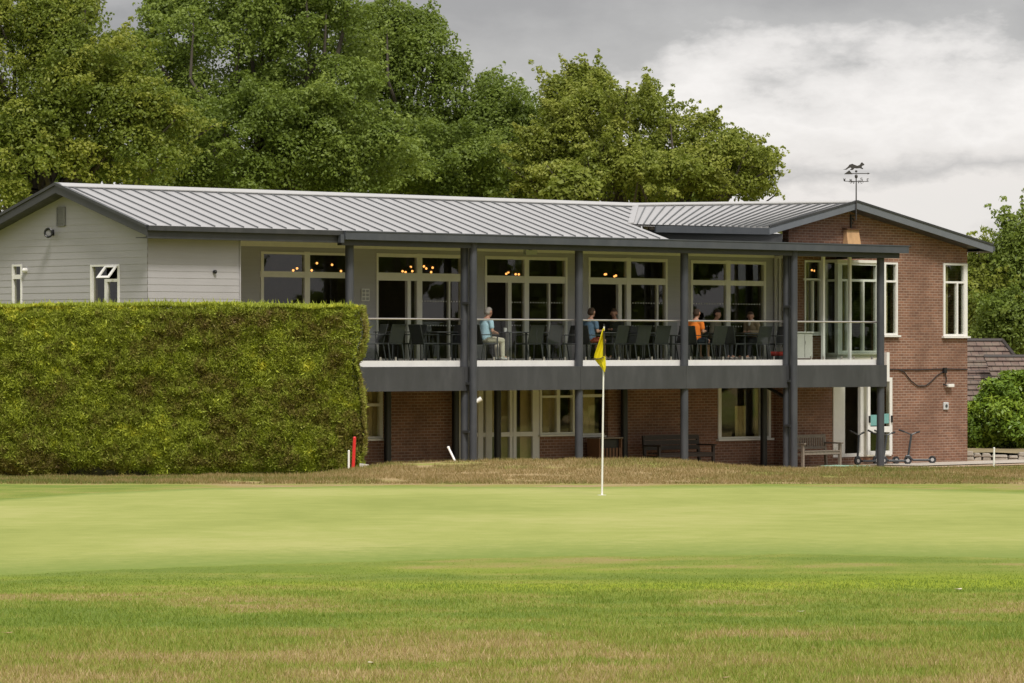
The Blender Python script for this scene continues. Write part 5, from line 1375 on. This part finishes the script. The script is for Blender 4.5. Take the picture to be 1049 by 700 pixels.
# ---- clipped conifer hedge
Yh0 = 82.0; hx0, hx1 = -12.5, X(362, Yh0); hy1 = Yh0+1.6
def hbot(x): return G(x, Yh0)
ztop = Z(314, Yh0)
t = empty('clipped_hedge', (X(180, Yh0), Yh0, gz(X(180, Yh0), Yh0)), 0); tag(t, 'tall clipped conifer hedge with lit-toned yellow green top in front of the clubhouse', 'hedge')
o0 = Vector(t.location); rs = np.random.RandomState(44)
def lumps(a, b, s=0): return .38*(fbm(a*1.0, b*1.1, 101+s, 3)-.5)+.16*(fbm(a*4, b*4, 105+s, 2)-.5)+.10*(fbm(a*9, b*9, 107+s, 2)-.5)
def hend(z): return .34*(fbm(np.asarray(z)*1.3, np.asarray(z)*0+1, 141, 3)-.42)+.05
def sprays(n, face):
    if face == 'front':
        x = hx0+(hx1-hx0)*rs.rand(n)**.985; zz = rs.rand(n); zb = hbot(x)-.30+.42*fbm(x*1.5, x*0+2, 121, 3)**1.5; z = zb+(ztop-zb)*zz; h = (z-zb)/(ztop-zb)
        y = Yh0+lumps(x, z)+.25*np.clip((.10-h)/.10, 0, 1)+.10*np.clip((h-.96)/.04, 0, 1)-.05*np.sin(h*3.1)
        x = x+np.where(x > hx1-2.0, hend(z)*(x-hx1+2.0)/2.0, 0); edge = np.clip((hx1-x)/.15, 0, 1); y = y+.08*(1-edge)
        nr = np.tile([0,-1.,.15], (n,1)); pos = np.stack([x, y, z], -1)
        patch = fbm(x*.55, z*.7, 111, 3); p2 = fbm(x*2.2, z*2.6, 113, 2)
        p3_ = fbm(x*7, z*7, 119, 2); tone = .52+(patch-.5)*.55+(p2-.5)*.5+(p3_-.5)*.5+.10*(h-.5)+.25*np.clip((h-.96)/.04, 0, 1)-.05  # top band toned up, light from above put into the colour
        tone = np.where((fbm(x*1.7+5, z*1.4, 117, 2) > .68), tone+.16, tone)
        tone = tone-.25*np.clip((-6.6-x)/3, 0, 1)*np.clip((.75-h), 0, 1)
    elif face == 'side':
        y = Yh0+1.6*rs.rand(n); z = hbot(hx1)+(ztop-hbot(hx1))*rs.rand(n); x = hx1+hend(z)+lumps(y+7, z, 3)*.5
        x = x+.03; nr = np.tile([1.,-.2,.15], (n,1)); pos = np.stack([x, y, z], -1); tone = .36+(fbm(y*2, z*2, 113, 3)-.5)*1.0+(rs.rand(n) < .04)*.2
    else:
        x = hx0+(hx1-hx0)*rs.rand(n); y = Yh0+1.7*rs.rand(n); z = ztop+.10*(fbm(x*2, y*2, 131, 3)-.5)+.08*(fbm(x*.5, y*0, 133, 2)-.5); nr = np.tile([0,-.3,1.], (n,1)); pos = np.stack([x, y, z], -1); tone = .68+(fbm(x*2, y*2, 113, 3)-.5)*.5  # top sprays get a lighter, yellower tone as if lit
    shoot = (rs.rand(n) < (.02 if face == 'top' else .012)); nr = nr+rs.normal(size=(n,3))*.5; nr /= np.linalg.norm(nr, axis=1)[:,None]
    grow = nr*.5+rs.normal(size=(n,3))*.45+np.array([0,0,.45 if face != 'top' else .9]); grow -= 0; grow /= np.linalg.norm(grow, axis=1)[:,None]
    wd = np.cross(grow, rs.normal(size=(n,3))); wd /= np.linalg.norm(wd, axis=1)[:,None]
    ln = ((.036+.046*rs.rand(n))*(1+1.3*shoot))[:,None]; wdt = (.010+.010*rs.rand(n))[:,None]
    if face == 'front': pos[:,1] += .06*rs.rand(n)-.02
    V = np.stack([pos-grow*ln*.3, pos+wd*wdt+grow*ln*.3, pos+grow*ln, pos-wd*wdt+grow*ln*.3], 1).reshape(-1,3)
    # dead inner twigs at the foot
    tn = np.clip(tone+(rs.rand(n)-.5)*.30, 0, 1)
    return V, np.repeat(tn, 4)
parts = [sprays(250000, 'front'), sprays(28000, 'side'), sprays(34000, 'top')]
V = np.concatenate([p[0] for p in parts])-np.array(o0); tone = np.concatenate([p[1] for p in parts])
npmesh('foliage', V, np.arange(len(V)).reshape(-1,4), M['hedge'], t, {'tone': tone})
# bumpy twiggy core
gx_ = np.linspace(hx0, hx1-.06, 150); gzv = np.linspace(0, 1, 46); GXh, GT = np.meshgrid(gx_, gzv); zb = hbot(GXh)-.3
ZH = zb+(ztop-.05-zb)*GT; YH = Yh0+lumps(GXh, ZH)+.11+.35*np.clip(.10-GT, 0, .1)*10
ii = np.arange(GXh.size).reshape(GXh.shape); F1 = np.stack([ii[:-1,:-1], ii[:-1,1:], ii[1:,1:], ii[1:,:-1]], -1).reshape(-1,4)
Vf = np.stack([GXh, YH, ZH], -1).reshape(-1,3)-np.array(o0)
npmesh('inner_twigs', Vf, F1, M['hedge_core'], t, smooth=True)
MB().box(hx0-o0.x, hx1-.08-o0.x, .50, 1.52, -.3, ztop-.06-o0.z).build('inner_wood', M['hedge_core'], t)
mb = MB()
for k in range(16):
    x = hx0+.5+(hx1-hx0-.8)*k/15; x += .1*rs.rand(); zb = float(hbot(x)); limb(mb, (x-o0.x, .55, zb-.1-o0.z), (x-o0.x+.1*rs.randn(), .35, zb+.8-o0.z), .05, .03, .1, 3, rs)
mb.build('trunk', M['bark'], t, True, norm=False)

# any top level object left without a category gets reported by the checker
for o in list(bpy.data.objects):
    if o.parent is None and o.type in ('MESH', 'EMPTY') and 'label' not in o and 'kind' not in o: print('UNLABELLED', o.name)
